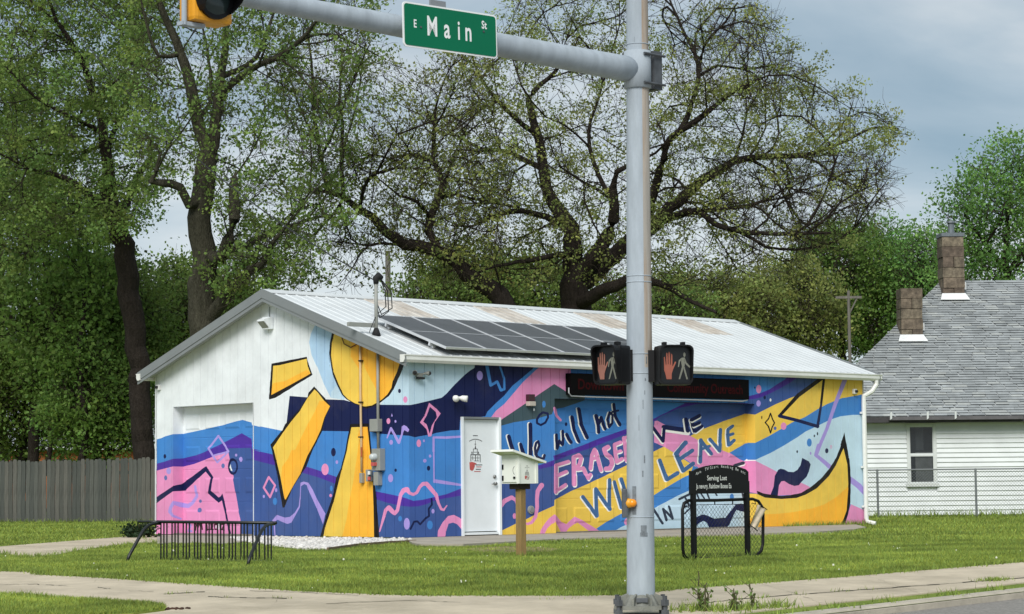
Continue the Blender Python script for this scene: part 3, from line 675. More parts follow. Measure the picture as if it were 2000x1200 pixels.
# roof sheets: nine-inch ribs, each three-foot sheet one part; clear sheets near the ridge
M_roof = mat('roof_sheet', (212, 216, 216), rough=.42, var=.07, scale=1.2, dirt=.22, dcol=lin((176, 172, 164)), spec=.5, stretch=(1, 1, 1))
M_sky = mat('old_clear_sheet', (208, 202, 192), rough=.6, var=.2, scale=3.5, dirt=.5, dcol=lin((146, 126, 102)), dpos=(.42, .6))
OE, OR_ = .17, .25
def roof_sheet(u0, u1, va, vb, m, name, lift=0.0, ribs=None):
    pts = [u0]
    for r_ in ribs:
        for d in (-.026, -.010, .010, .026):
            if u0 < r_ + d < u1: pts.append(r_ + d)
    pts.append(u1)
    mb = MB(); nsl = np.array([0, -ROOF_S, 1.0]) / math.hypot(1, ROOF_S)
    rows = []
    for v in (va, vb):
        rows.append([W(u, v, 3.09 + ROOF_S * ((v if v <= WV / 2 else WV - v) + .17) + lift + rib(u, ribs, .010)) for u in pts])
    n = len(pts)
    vs = rows[0] + rows[1] + [p - Z * .02 for p in rows[0]] + [p - Z * .02 for p in rows[1]]
    fs = [(i, i + 1, n + i + 1, n + i) for i in range(n - 1)] + [(2 * n + i + 1, 2 * n + i, 3 * n + i, 3 * n + i + 1) for i in range(n - 1)]
    fs += [(2 * n + i, 2 * n + i + 1, i + 1, i) for i in range(n - 1)] + [(n + i, n + i + 1, 3 * n + i + 1, 3 * n + i) for i in range(n - 1)]
    fs += [(0, n, 3 * n, 2 * n), (n - 1, 3 * n - 1, 4 * n - 1, 2 * n - 1)]
    if va > vb: fs = [f[::-1] for f in fs]
    mb.add(vs, fs, m)
    return mb.build(name, parent=bld)
ribs_r = [0.12 + .2286 * k + .03 for k in range(-2, 60)]
edges = [-OR_] + [0.12 + .9144 * k for k in range(0, 14) if 0.12 + .9144 * k < LU + OR_ - .1] + [LU + OR_]
VR = WV / 2
for i in range(len(edges) - 1):
    u0, u1 = edges[i], edges[i + 1]
    if i in (3, 6, 9, 12):
        roof_sheet(u0, u1, -OE, 2.42, M_roof, 'roof_sheet', ribs=ribs_r)
        roof_sheet(u0, u1, 2.40, VR - .12, M_sky, 'clear_roof_sheet', lift=.006, ribs=ribs_r)
        roof_sheet(u0, u1, VR - .14, VR, M_roof, 'roof_sheet', lift=.003, ribs=ribs_r)
    else: roof_sheet(u0, u1, -OE, VR, M_roof, 'roof_sheet', ribs=ribs_r)
for i in range(len(edges) - 1): roof_sheet(edges[i], edges[i + 1], WV + OE, VR, M_roof, 'roof_sheet', ribs=ribs_r)
# ridge cap
M_trim = mat('grey_trim', (124, 129, 130), rough=.45, var=.06, scale=2, dirt=.1)
M_gut = mat('white_gutter', (226, 227, 222), rough=.4, var=.05, scale=3, dirt=.2, dcol=lin((150, 146, 136)))
zc = zroof(VR)
mb = MB()
for sgn in (-1, 1):
    a = [W(u, VR + sgn * d, zc - ROOF_S * d + h) for u in (-OR_ - .01, LU + OR_ + .01) for d, h in ((0, .035), (.17, .030), (.17, .012))]
    mb.add(a, [(0, 1, 4, 3), (1, 2, 5, 4)] if sgn < 0 else [(1, 0, 3, 4), (2, 1, 4, 5)], M_roof)
mb.build('ridge_cap', parent=bld)
# rake trim on both gable ends: a broad face with a thin lip below it
for ue, d in ((-OR_, -1), (LU + OR_, 1)):
    for sgn in (-1, 1):
        ve = -OE - .06 if sgn < 0 else WV + OE + .06
        mb = MB()
        for (h0, h1, th) in ((.035, -.125, .028), (-.125, -.19, .016)):
            poly = [W(ue, VR, zroof(VR) + h0), W(ue, ve, 3.09 - ROOF_S * .06 + h0), W(ue, ve, 3.09 - ROOF_S * .06 + h1), W(ue, VR, zroof(VR) + h1)]
            mb.prism(poly, A * d * th, M_trim)
        mb.build('rake_trim', parent=bld)
# soffits under the rakes and the eaves
M_soff = mat('soffit', (170, 176, 178), rough=.6, var=.06)
for ue, uw in ((-OR_ + .002, -.002), (LU + .002, LU + OR_ - .002)):
    mb = MB()
    for s0, s1 in ((-OE, VR), (VR, WV + OE)):
        mb.add([W(ue, s0, zroof(s0) - .10), W(uw, s0, zroof(s0) - .10), W(uw, s1, zroof(s1) - .10), W(ue, s1, zroof(s1) - .10)], [(0, 1, 2, 3)], M_soff)
    mb.build('soffit', parent=bld)
MB().add([W(0, -OE, 3.045), W(LU, -OE, 3.045), W(LU, 0, 3.055), W(0, 0, 3.055)], [(0, 3, 2, 1)], M_soff).build('soffit', parent=bld)
# gutter: bent-sheet profile with end caps
def gutter(vsign, vbase, name):
    prof = [(0.0, .0), (0.0, -.115), (.02, -.128), (.085, -.128), (.115, -.085), (.115, -.03), (.128, -.015), (.128, .0), (.118, .0), (.112, -.02), (.105, -.085), (.08, -.118), (.012, -.118), (.008, .0)]
    mb = MB(); n = len(prof); zt_ = 3.082
    R_ = [[W(u, vbase + vsign * a, zt_ + z) for a, z in prof] for u in (-OR_ - .045, LU + OR_ + .08)]
    mb.add(R_[0] + R_[1], [(i, (i + 1) % n, n + (i + 1) % n, n + i) for i in range(n)], M_gut)
    for r_ in R_: mb.add(r_[:8], [tuple(range(8))], M_gut); 
    return mb.build(name, parent=bld)
gutter(-1, -.115, 'gutter'); gutter(1, WV + .115, 'gutter')
# downspout on the right end
mb = MB()
u_ = LU - .10
mb.tube([W(LU + .18, -.19, 2.96), W(LU + .18, -.19, 2.88), W(LU + .08, -.15, 2.74), W(u_, -.075, 2.64), W(u_, -.075, 2.5), W(u_, -.075, .16), W(u_, -.1, .09), W(u_ + .06, -.26, .05)], .048, 8, M_gut)
for z in (2.3, 1.2, .4): mb.box(W(u_, -.05, z), (.065, .035, .02), (A, B, Z), M_gut)
mb.build('downspout', parent=bld, smooth=False)
# walk door with frame, slab, lever, lock and the printed emblem
M_door = mat('door_white', (228, 233, 235), rough=.45, var=.03, scale=2, dirt=.08)
M_steel = mat('brushed_steel', (150, 150, 148), rough=.35, metal=.9, var=.1)
M_blk = mat('black_print', (24, 24, 26), rough=.6, var=.1)
M_redp = mat('red_print', (196, 88, 84), rough=.6, var=.15, scale=20)
mb = MB()
for s_, w_, z_, h_ in ((DS0 + .02, .02, 1.06, 1.01), (DS1 - .025, .025, 1.06, 1.01)): mb.box(W(s_, .02, z_), (w_, .06, h_), (A, B, Z), M_door)
mb.box(W((DS0 + DS1) / 2, .02, DZ1 - .02), ((DS1 - DS0) / 2 - .05, .058, .018), (A, B, Z), M_trim)
mb.box(W((DS0 + DS1) / 2, .03, .085), ((DS1 - DS0) / 2 - .045, .045, .02), (A, B, Z), M_door)
mb.build('door_frame', parent=bld)
MB().box(W((DS0 + DS1) / 2 - .005, .075, .09), ((DS1 - DS0) / 2 - .04, .01, .02), (A, B, Z), M_blk).build('door_gap', parent=bld)
dr = MB().bbox(W((DS0 + DS1) / 2 - .004, .045, 1.075), ((DS1 - DS0) / 2 - .046, .022, .955), (A, B, Z), M_door, .004).build('door', parent=bld)
mb = MB(); sx = DS1 - .115
mb.tube([W(sx, .03, .93), W(sx, -.03, .93)], .028, 10, M_steel); mb.tube([W(sx, -.03, .93), W(sx - .11, -.035, .925)], [.011, .009], 8, M_steel); mb.build('handle', parent=dr, smooth=True)
MB().tube([W(sx, .03, 1.05), W(sx, -.002, 1.05)], [.034, .03], 12, M_steel).build('deadbolt', parent=dr, smooth=True)
def decal(pts, surf, m, mb):               # flat print on a wall plane: points are (right, up) offsets
    org, R_, U_ = surf
    mb.add([org + R_ * a + U_ * b for a, b in pts], [tuple(range(len(pts)))], m)
def emblem(org, R_, U_, s, parent):
    sf = (org, R_, U_); mb = MB()
    def q(x0, x1, y0, y1, m=M_blk): decal([(x0 * s, y0 * s), (x1 * s, y0 * s), (x1 * s, y1 * s), (x0 * s, y1 * s)], sf, m, mb)
    for i in range(6): q(-.16 + i * .055, -.115 + i * .055, 1.02, 1.06)
    for i in range(15):
        x = -.42 + i * .06; y = .86 - .55 * x * x
        q(x, x + .042, y - .02, y + .022)
    q(-.01, .01, .56, .80); q(-.06, .06, .60, .625)
    decal([(-.05 * s, .36 * s), (.05 * s, .36 * s), (.0, .60 * s)], sf, M_blk, mb)
    for x in (-.24, .2): decal([(x * s - .05 * s, .14 * s), (x * s + .06 * s, .14 * s), (x * s, .26 * s)], sf, M_blk, mb)
    q(-.16, -.13, .12, .38); q(.12, .15, .12, .38); q(-.14, .14, .36, .385); q(-.12, .1, .2, .22)
    q(-.34, .34, .06, .10); q(-.34, -.3, -.26, .1); q(.3, .34, -.30, .1); q(-.02, .02, -.22, .06); q(-.2, -.17, -.2, .02); q(.14, .17, -.22, .02); q(-.3, .28, -.09, -.07); q(-.1, .24, -.24, -.22)
    decal([(-.42 * s, -.30 * s), (-.24 * s, -.28 * s), (-.04 * s, -.32 * s), (-.06 * s, -.52 * s), (-.14 * s, -.66 * s), (-.24 * s, -.74 * s), (-.40 * s, -.66 * s)], sf, M_redp, mb)
    q(-.08, .06, -.40, -.34, M_redp)
    for i, (x0, x1, y) in enumerate(((0, .46, -.43), (.04, .40, -.53), (.02, .36, -.65), (-.1, .34, -.76))): q(x0, x1, y - .018, y + .018, M_redp if i % 2 else M_blk)
    return stuff(mb.build('printed_emblem', parent=parent))
emblem(W(DS0 + .36, .0195, 1.40), A, Z, .34, dr)
# fixtures on the walls
def lamp_pack():
    c = on_plane(528, 632, O, A) - A * .01
    t = MB(); t.bbox(c - A * .05 - B * 0, (.05, .10, .11), (A, B, Z), M_door, .012)
    poly = [c - A * .09 + Z * .10, c - A * .21 + Z * .055, c - A * .21 + Z * .03, c - A * .09 - Z * .09]
    t.prism([p - B * .105 for p in poly], B * .21, M_door)
    o = t.build('wall_lamp', parent=bld)
    a, b = c - A * .212 + Z * .03, c - A * .094 - Z * .092
    n_ = np.cross(B, b - a); n_ /= np.linalg.norm(n_); n_ = n_ if np.dot(n_, A) < 0 else -n_
    MB().sheet([a - B * .09 + n_ * .003, b - B * .09 + n_ * .003, b + B * .09 + n_ * .003, a + B * .09 + n_ * .003], mat('lamp_glass', (150, 152, 150), rough=.2)).build('lens', parent=o)
    MB().tube([c + Z * .11 - A * .01, c + Z * .30 - A * .01], .008, 6, M_trim).build('conduit', parent=o)
lamp_pack()
M_wpl = mat('white_plastic', (232, 232, 228), rough=.4, var=.04)
M_gpl = mat('grey_enamel', (146, 148, 142), rough=.5, var=.07, dirt=.15)
M_bei = mat('beige_pipe', (206, 178, 136), rough=.6, var=.12, scale=4, dirt=.25, dcol=lin((150, 110, 70)))
def twin(px_, py_, m, name):
    c = on_plane(px_, py_, O, B)
    o = MB().tube([c + B * .02, c - B * .05], [.05, .045], 10, m).build(name, parent=bld, smooth=True)
    for s in (-1, 1):
        d = A * s * .55 - B * .8 - Z * .15; d /= np.linalg.norm(d)
        MB().tube([c - B * .05 + A * s * .03, c - B * .08 + A * s * .055, c - B * .08 + A * s * .06 + d * .03, c - B * .08 + A * s * .06 + d * .12], [.02, .03, .05, .058], 10, m).build('lamp_head', parent=o, smooth=True)
twin(888, 778, M_wpl, 'twin_floodlight')
def flood2():
    c = on_plane(816, 733, O, B)
    o = MB().bbox(c - B * .03, (.06, .03, .035), (A, B, Z), M_gpl, .006).build('twin_floodlight', parent=bld)
    MB().bbox(c - B * .07 - Z * .055, (.065, .04, .018), (A, B, Z), M_blk, .005).build('sensor', parent=o)
    for s in (-1, 1):
        d = A * s * .7 - B * .7; d /= np.linalg.norm(d)
        p = c + A * s * .11 - B * .06 + Z * .03
        MB().tube([c - B * .04, p, p + d * .07], [.015, .02, .045], 10, M_gpl).build('lamp_head', parent=o, smooth=True)
        MB().ball(p + d * .07, .036, M_blk, 8, 5).build('lens', parent=o)
flood2()
def camera_box(c, out, m, name='security_camera'):
    s_ = np.cross(out, Z)
    o = MB().bbox(c + out * .03, (.045, .03, .05), (s_, out, Z), m, .008).build(name, parent=bld)
    MB().tube([c + out * .05, c + out * .10], [.03, .028], 10, M_blk).build('lens', parent=o, smooth=True)
camera_box(on_plane(312, 757, O, A), -A, M_wpl); camera_box(on_plane(1667, 765, O, B), -B, M_wpl)
c = on_plane(1033, 783, O, B)
o = MB().bbox(c - B * .04 + Z * .05, (.075, .04, .06), (A, B, Z), mat('maroon_box', (62, 32, 40), rough=.5), .006).build('alarm_box', parent=bld)
MB().bbox(c - B * .05 - Z * .055, (.078, .05, .04), (A, B, Z), mat('frosted_lens', (186, 178, 166), rough=.3), .01).build('lens', parent=o)
c = on_plane(1036, 996, O, B)
o = MB().tube([c, c - B * .03], .072, 14, M_gpl).build('vent_hood', parent=bld)
MB().tube([c - B * .03, c - B * .045], [.05, .045], 12, M_trim).build('flap', parent=o)
# electric service on the gable wall
def onG(x, y, d=0.0): return on_plane(x, y, O - A * d, A)
em = thing('electric_meter', onG(735, 930, .05), 'grey electric meter with boxes on conduit at the corner of the mural wall', 'meter')
MB().tube([onG(738, 683, .04), onG(738, 760, .04), onG(739, 880, .04)], .026, 10, M_gpl).build('conduit', parent=em, smooth=True)
MB().bbox(onG(734, 831, .055), (.055, .105, .105), (A, B, Z), M_gpl, .008).build('junction_box', parent=em)
mb_ = MB().bbox(onG(739, 898, .06), (.06, .11, .185), (A, B, Z), M_gpl, .008).build('meter_box', parent=em)
q = onG(733, 893, .12)
mm_ = MB().tube([q + A * .01, q - A * .02, q - A * .085, q - A * .11], [.062, .062, .056, .035], 16, mat('meter_glass', (196, 202, 200), rough=.2, var=.1)).build('meter_dial', parent=em, smooth=True)
MB().bbox(q - A * .02 - Z * .12, (.05, .04, .03), (A, B, Z), M_redp, .006).build('seal', parent=em)
MB().bbox(onG(738, 935, .05), (.05, .06, .115), (A, B, Z), M_gpl, .006).build('cutoff_box', parent=em)
MB().bbox(onG(721, 929, .06), (.05, .035, .10), (A, B, Z), M_gpl, .006).build('side_box', parent=em)
MB().bbox(onG(721, 935, .115), (.012, .03, .03), (A, B, Z), M_redp, .004).build('red_tag', parent=em)
MB().bbox(onG(721, 924, .115), (.012, .025, .03), (A, B, Z), M_wpl, .004).build('white_tag', parent=em)
bp_ = thing('beige_conduit', onG(706, 930, .04), 'thin beige pipe running down the yellow sun to a grey shutoff', 'pipe')
MB().tube([onG(703.5, 668, .035), onG(704, 760, .035), onG(705.5, 850, .035), onG(706.5, 922, .035)], .021, 8, M_bei).build('pipe', parent=bp_, smooth=True)
for y in (705, 786, 854): MB().box(onG(704.6, y, .035), (.03, .034, .012), (A, B, Z), M_blk).build('clamp', parent=bp_)
MB().bbox(onG(707, 934, .035), (.032, .036, .085), (A, B, Z), M_gpl, .01).build('shutoff', parent=bp_)
MB().bbox(onG(706, 883, .058), (.004, .018, .08), (A, B, Z), mat('rust_label', (176, 92, 52), rough=.7), .002).build('label', parent=bp_)
MB().tube([onG(667, 657, .03), onG(672, 672, .03), onG(685, 679, .03), onG(698, 672, .03), onG(704, 665, .03)], .009, 6, mat('brown_wire', (92, 46, 30), rough=.6)).build('loose_wire', parent=bp_)

# ---------------------------------------------------------------- roof-top things
nR = -B * math.sin(math.atan(ROOF_S)) + Z * math.cos(math.atan(ROOF_S)); sR = B * math.cos(math.atan(ROOF_S)) + Z * math.sin(math.atan(ROOF_S))
M_cell = mat('solar_cells', (76, 77, 80), rough=.35, var=.18, scale=1.0, spec=.6)
M_alu = mat('aluminium_frame', (206, 208, 210), rough=.4, metal=.3, var=.04)
def solar(i, src=None):
    u0 = .66 + .945 * i
    c = W(u0 + .47, .82, 3.09 + ROOF_S * .99) + nR * .13
    lab = ['solar panel at the near end of the row, beside the service mast', 'second solar panel from the service mast', 'third solar panel from the service mast', 'fourth solar panel along, its lower edge above the gutter by the dark band', 'fifth solar panel along, partly behind the left walk signal', 'last solar panel of the row, mostly behind the signal pole'][i]
    t = bpy.data.objects.new('solar_panel', None); C.objects.link(t); tag(t, lab, 'solar panel', 'solar panels on the metal roof')
    t.matrix_world = Matrix(((A[0], sR[0], nR[0], c[0]), (A[1], sR[1], nR[1], c[1]), (A[2], sR[2], nR[2], c[2]), (0, 0, 0, 1)))
    if src:
        for ch in src.children: dup(ch, t)
        return t
    w, l = .466, 1.03
    I3 = (np.array([1., 0, 0]), np.array([0, 1., 0]), Z)
    mb = MB()
    for s in (-1, 1): mb.box((s * (w - .012), 0, 0), (.012, l, .02), I3, M_alu); mb.box((0, s * (l - .012), 0), (w - .024, .012, .02), I3, M_alu)
    mb.build('frame', parent=t, local=True)
    for s in (-1, 1): MB().box((0, s * (l / 2 - .008), .008), (w - .025, l / 2 - .02, .006), I3, M_cell).build('cell_sheet', parent=t, local=True)
    MB().box((0, 0, .009), (w - .025, .010, .006), I3, M_alu).build('centre_bar', parent=t, local=True)
    mb = MB()
    for s in (-1, 1): mb.box((0, s * .6, -.05), (w + .004, .02, .03), I3, M_alu); mb.box((-w + .1, s * .6, -.10), (.03, .03, .02), I3, M_alu)
    mb.build('rail', parent=t, local=True)
    return t
s0_ = solar(0)
for i in range(1, 6): solar(i, s0_)
M_blkr = mat('black_rubber', (26, 26, 27), rough=.8)
ms_base = W(.10, .95, zroof(.95))
top = ms_base + Z * .92
sm = thing('service_mast', ms_base, 'grey electric service mast standing on the roof edge with black weatherhead', 'mast')
MB().tube([ms_base - Z * .05, top], .032, 10, M_gpl).build('pipe', parent=sm, smooth=True)
MB().tube([ms_base - nR * .01, ms_base + Z * .06, ms_base + Z * .12], [.085, .06, .036], 12, M_blkr).build('roof_boot', parent=sm, smooth=True)
MB().tube([top - Z * .04, top + Z * .06, top + Z * .10 + A * .05, top + Z * .06 + A * .12], [.045, .06, .065, .05], 10, M_blkr).build('weatherhead', parent=sm, smooth=True)
mb = MB()
for s, d in ((.1, .42), (.16, .5), (.24, .44)):
    mb.tube([top + A * .1 + Z * .05, top + A * (s + .1) - Z * .15, top + A * (s + .12) - Z * d, top + A * s * .5 - Z * (d + .12), top - Z * (d - .1)], .010, 6, M_blkr)
mb.build('drip_loop', parent=sm, smooth=True)
mb = MB().tube([W(-.22, .75, 3.50), W(-.12, .85, 3.55), ms_base + Z * .34], .007, 5, M_blkr)
mb.build('ground_wire', parent=sm)
ba = ms_base + Z * .17
mb = MB(); mb.box(ba - A * .28 + B * .05, (.30, .03, .035), (A, B, Z), M_gpl); mb.build('bracket_arm', parent=sm)
# LED sign over the big door
ls = thing('led_sign', W(6.13, -.06, 2.68), 'long black electronic message sign above the big painted door', 'sign')
M_led = mat('led_face', (8, 7, 8), rough=.8, var=.15, scale=40, spec=.08)
M_ledtx = mat('led_letters', (50, 5, 8), rough=.8, spec=.1, var=.3, scale=30)
MB().bbox(W(6.13, -.07, 2.69), (2.43, .07, .19), (A, B, Z), M_led, .01).build('case', parent=ls)
mb = MB().tube([W(3.68, -.10, 2.62), W(3.68, -.10, 2.53), W(3.74, -.10, 2.475), W(4.2, -.10, 2.468), W(8.4, -.10, 2.468), W(8.55, -.10, 2.49)], .012, 6, M_alu); mb.build('conduit', parent=ls)
def text(name, body, org, R_, U_, size, m, parent, n_off, font_w=0.0, align='LEFT', sx=1.0, extrude=0.0):
    cu = bpy.data.curves.new(name, 'FONT'); cu.body = body; cu.size = size; cu.align_x = align; cu.offset = font_w; cu.extrude = extrude; cu.resolution_u = 3
    ob = bpy.data.objects.new(name, cu); C.objects.link(ob)
    me = bpy.data.meshes.new_from_object(ob.evaluated_get(bpy.context.evaluated_depsgraph_get()))
    bpy.data.objects.remove(ob)
    n_ = np.cross(R_, U_)
    for v in me.vertices:
        p = org + R_ * v.co.x * sx + U_ * v.co.y + n_ * (v.co.z + n_off) - root_loc(parent)
        v.co = p
    me.materials.clear(); me.materials.append(m); me.name = name
    o2 = bpy.data.objects.new(name, me); C.objects.link(o2); o2.parent = parent
    return o2
text('lettering', 'Downtown City', W(3.86, -.143, 2.60), A, Z, .26, M_ledtx, ls, .0, .006)
text('lettering', 'Community Outreach', W(6.22, -.143, 2.60), A, Z, .25, M_ledtx, ls, .0, .006, sx=.96)
# ---------------------------------------------------------------- signal pole with mast arm
PY = 19.9
pb = at_y(1252, 1190, PY)                # underside of the base flange
PX, PZ = pb[0], pb[2]
XW = np.array([1., 0, 0]); YW = np.array([0, 1., 0])
M_galv = mat('galvanised', (166, 176, 184), rough=.75, metal=0, var=.12, scale=2.6, bump=.05, dirt=.45, dcol=lin((140, 148, 150)), spec=.3, stretch=(3, 3, .6))
M_rust = mat('streaked_galvanised', (178, 172, 162), rough=.75, var=.16, scale=3.0, dirt=.9, dcol=lin((140, 108, 74)), stretch=(6, 6, .35), bump=.1, dpos=(.44, .70), spec=.25)
M_cast = mat('cast_base', (128, 130, 122), rough=.8, var=.2, scale=5, bump=.4, dirt=.5, dcol=lin((92, 90, 80)))
M_bolt = mat('dark_bolt', (92, 96, 100), rough=.6, metal=.4, var=.2, scale=12)
M_black = mat('black_paint', (11, 11, 13), spec=.3, rough=.5, var=.2, scale=6)
pole = thing('signal_pole', (PX, PY, PZ - .25), 'tall grey galvanised signal pole with a mast arm standing at the street corner', 'pole')
def pz(py_): return at_y(1252, py_, PY)[2]
LEAN = .0080
def pxz(z): return PX + (z - PZ) * LEAN
def pr(z): return .124 - (z - PZ) * .0052
zt_ = PZ + 7.2
# shaft: material split into a rain-streaked strip and the rest
kk = 36
mb = MB(); zs = [PZ + .10 + i * .25 for i in range(29)]
vs = []
for z in zs:
    r_ = pr(z)
    for j in range(kk): an = 2 * math.pi * j / kk; vs.append((pxz(z) + r_ * math.cos(an), PY + r_ * math.sin(an), z))
f1, f2 = [], []
for i in range(len(zs) - 1):
    for j in range(kk):
        f = (i * kk + j, i * kk + (j + 1) % kk, (i + 1) * kk + (j + 1) % kk, (i + 1) * kk + j)
        an = math.degrees(2 * math.pi * (j + .5) / kk)
        (f2 if 285 < an < 352 and zs[i] > PZ + 2.0 else f1).append(f)
mb.add(vs, f1, M_galv); n0 = len(mb.f); k_ = mb.mi(M_rust)
for f in f2: mb.f.append(f); mb.m.append(k_)
mb.build('shaft', parent=pole, smooth=True)
mb = MB(); mb.tube([(PX, PY, PZ), (PX, PY, PZ + .035), (PX, PY, PZ + .036), (PX, PY, PZ + .13)], [.235, .235, .19, .128], 8, M_cast)
for j in range(8):
    an = math.pi / 8 + j * math.pi / 4
    mb.box((PX + .165 * math.cos(an), PY + .165 * math.sin(an), PZ + .075), (.045, .010, .045), (np.array([math.cos(an), math.sin(an), -.4]), np.array([-math.sin(an), math.cos(an), 0]), Z), M_cast)
mb.build('base_flange', parent=pole)
MB().bbox((PX + .0, PY - .178, PZ + .085), (.05, .006, .02), None, M_bolt, .003).build('maker_plate', parent=pole)
bo = None
for i, (sx_, sy_) in enumerate(((-.2, -.14), (.2, -.14), (-.2, .14), (.2, .14))):
    if bo is None:
        bo = MB(); bo.tube([(0, 0, -.22), (0, 0, .12)], .020, 8, M_bolt); bo.tube([(0, 0, .036), (0, 0, .085)], .038, 6, M_bolt); bo.tube([(0, 0, -.05), (0, 0, 0)], .038, 6, M_bolt)
        bo = bo.build('anchor_bolt', parent=pole, local=True); b_ = bo
    else: b_ = dup(bo, pole)
    b_.location = (sx_, sy_, .25)
MB().tube([(PX, PY, PZ - .6), (PX, PY, PZ - .16), (PX, PY, PZ - .15)], [.38, .38, .36], 24, M_curb).build('foundation', parent=pole)
# rain-stained bands and stickers on the shaft
for py_ in (1010, 692, 730, 88, 540, 552):
    z = pz(py_); MB().tube([(pxz(z), PY, z - .004), (pxz(z), PY, z + .004)], pr(z) + .0035, 24, M_galv).build('band', parent=pole, smooth=True)
def patch_on(z0, z1, a0, a1, m, name='sticker_mark'):
    n = 6; vs = []
    for z in (z0, z1):
        for j in range(n + 1):
            an = math.radians(a0 + (a1 - a0) * j / n); r_ = pr(z) + .0015; vs.append((pxz(z) + r_ * math.cos(an), PY + r_ * math.sin(an), z))
    MB().add(vs, [(j, j + 1, n + 2 + j, n + 1 + j) for j in range(n)], m).build(name, parent=pole)
M_mark = mat('worn_mark', (122, 130, 136), rough=.8, var=.25, scale=18)
patch_on(pz(1042), pz(1026), 268, 293, M_mark); patch_on(pz(1005), pz(950), 232, 250, M_mark); patch_on(pz(1048), pz(1040), 265, 297, M_mark)
for q in ((905, 890, 283, 289), (932, 920, 275, 281), (800, 782, 280, 283), (842, 812, 262, 264), (712, 698, 297, 302), (745, 740, 290, 296), (772, 764, 288, 291), (86, 76, 250, 252)):
    patch_on(pz(q[0]), pz(q[1]), q[2], q[3], M_mark)
# arm: lies in the vertical plane through the pole along the front-wall direction
P0 = np.array([PX, PY, 0]); nV = B
def onV(x, y, d=0.0): return on_plane(x, y, P0 - B * d, B)
a0 = onV(1240, 138); a1 = onV(600, 17.5); ad = (a1 - a0) / np.linalg.norm(a1 - a0)
def arm_t(t): return a0 + ad * t
def arm_r(t): return .115 - t * .0095
Lr = 6.5
mb = MB(); ts = np.linspace(-.02, Lr, 20)
mb.tube([arm_t(t) for t in ts], [arm_r(max(0, t)) for t in ts], 20, M_galv); mb.build('mast_arm', parent=pole, smooth=True)
# arm joint: sleeve round the shaft, flange box behind, bolts
zj = a0[2]
mb = MB(); mb.tube([(pxz(zj), PY, zj - .17), (pxz(zj), PY, zj - .165), (pxz(zj), PY, zj + .165), (pxz(zj), PY, zj + .17)], [pr(zj) + .005, pr(zj) + .022, pr(zj) + .022, pr(zj) + .005], 24, M_galv); mb.build('sleeve', parent=pole, smooth=True)
mb = MB()
e_ = -ad * 1.0; e_ = np.array([e_[0], e_[1], 0]); e_ /= np.linalg.norm(e_); s_ = np.array([-e_[1], e_[0], 0])
cj = np.array([pxz(zj), PY, zj])
for zz in (-.16, 0, .16): mb.box(cj + e_ * .155 + Z * zz, (.05, .10, .012), (e_, s_, Z), M_bolt)
for ss in (-.1, .1): mb.box(cj + e_ * .155 + s_ * ss, (.05, .008, .172), (e_, s_, Z), M_bolt)
mb.box(cj + e_ * .115, (.012, .098, .172), (e_, s_, Z), M_bolt)
mb.build('arm_bracket', parent=pole)
for ss in (-.13, .13):
    for zz in (-.13, .13): MB().tube([cj - e_ * .05 + s_ * ss + Z * zz, cj + e_ * .22 + s_ * ss + Z * zz], .012, 6, M_bolt).build('bolt', parent=pole)
# street name sign on the arm
sgc = [onV(x, y, .17) for x, y in ((788, 1), (971, 32), (970, 114), (786, 91))]
cen = sum(sgc) / 4; R_ = (sgc[1] - sgc[0]) + (sgc[2] - sgc[3]); wid = np.linalg.norm(R_) / 2; R_ /= np.linalg.norm(R_)
U_ = Z - R_ * R_[2]; U_ /= np.linalg.norm(U_); hei = (np.dot(sgc[0] - sgc[3], U_) + np.dot(sgc[1] - sgc[2], U_)) / 2
nS = np.cross(R_, U_)
M_grn = mat('sign_green', (0, 108, 74), rough=.5, var=.04, scale=2, spec=.2)
M_sgw = mat('sign_white', (236, 238, 236), rough=.4, var=.03)
M_sgb = mat('sign_back', (150, 154, 156), rough=.5, metal=.4)
ss_ = thing('street_sign', cen, 'green street name sign reading E Main St hung on the mast arm', 'sign')
def rrect(c, w, h, r, R_, U_, n=5):
    P = []
    for sx_, sy_, a in ((1, 1, 0), (-1, 1, 90), (-1, -1, 180), (1, -1, 270)):
        for j in range(n + 1):
            t = math.radians(a + 90 * j / n); P.append(c + R_ * (sx_ * (w - r) + r * math.cos(t)) + U_ * (sy_ * (h - r) + r * math.sin(t)))
    return P
MB().prism(rrect(cen, wid / 2, hei / 2, .035, R_, U_), -nS * .008, M_sgw).build('plate', parent=ss_)
MB().prism(rrect(cen + nS * .0015, wid / 2 - .014, hei / 2 - .014, .026, R_, U_), nS * .002, M_grn).build('green_field', parent=ss_)
def stx(body, fx, fy, size, sx_=.8, w=.004): text('lettering', body, cen + R_ * (fx * wid / 2) + U_ * (fy * hei / 2), R_, U_, size, M_sgw, ss_, .0045, w, sx=sx_)
stx('E', -.79, -.10, hei * .25, .75, .002); stx('M', -.52, -.36, hei * .62, .70, .004); stx('a', -.155, -.36, hei * .62, .72, .004); stx('i', .13, -.36, hei * .62, .72, .003); stx('n', .29, -.36, hei * .62, .72, .004); stx('St', .66, .30, hei * .25, .8, .002)
for fx in (-.64, .70): MB().tube([cen + R_ * (fx * wid / 2) + U_ * (-.03 if fx < 0 else .08) * hei + nS * .003, cen + R_ * (fx * wid / 2) + U_ * (-.03 if fx < 0 else .08) * hei + nS * .009], .009, 8, M_bolt).build('rivet', parent=ss_)
mb = MB()
for fx in (-.5, .5): mb.box(cen + R_ * fx * wid / 2 - nS * .03, (.02, hei / 2 - .02, .015), (R_, U_, nS), M_sgb); mb.box(cen + R_ * fx * wid / 2 - nS * .06, (.018, .05, .055), (R_, U_, nS), M_sgb)
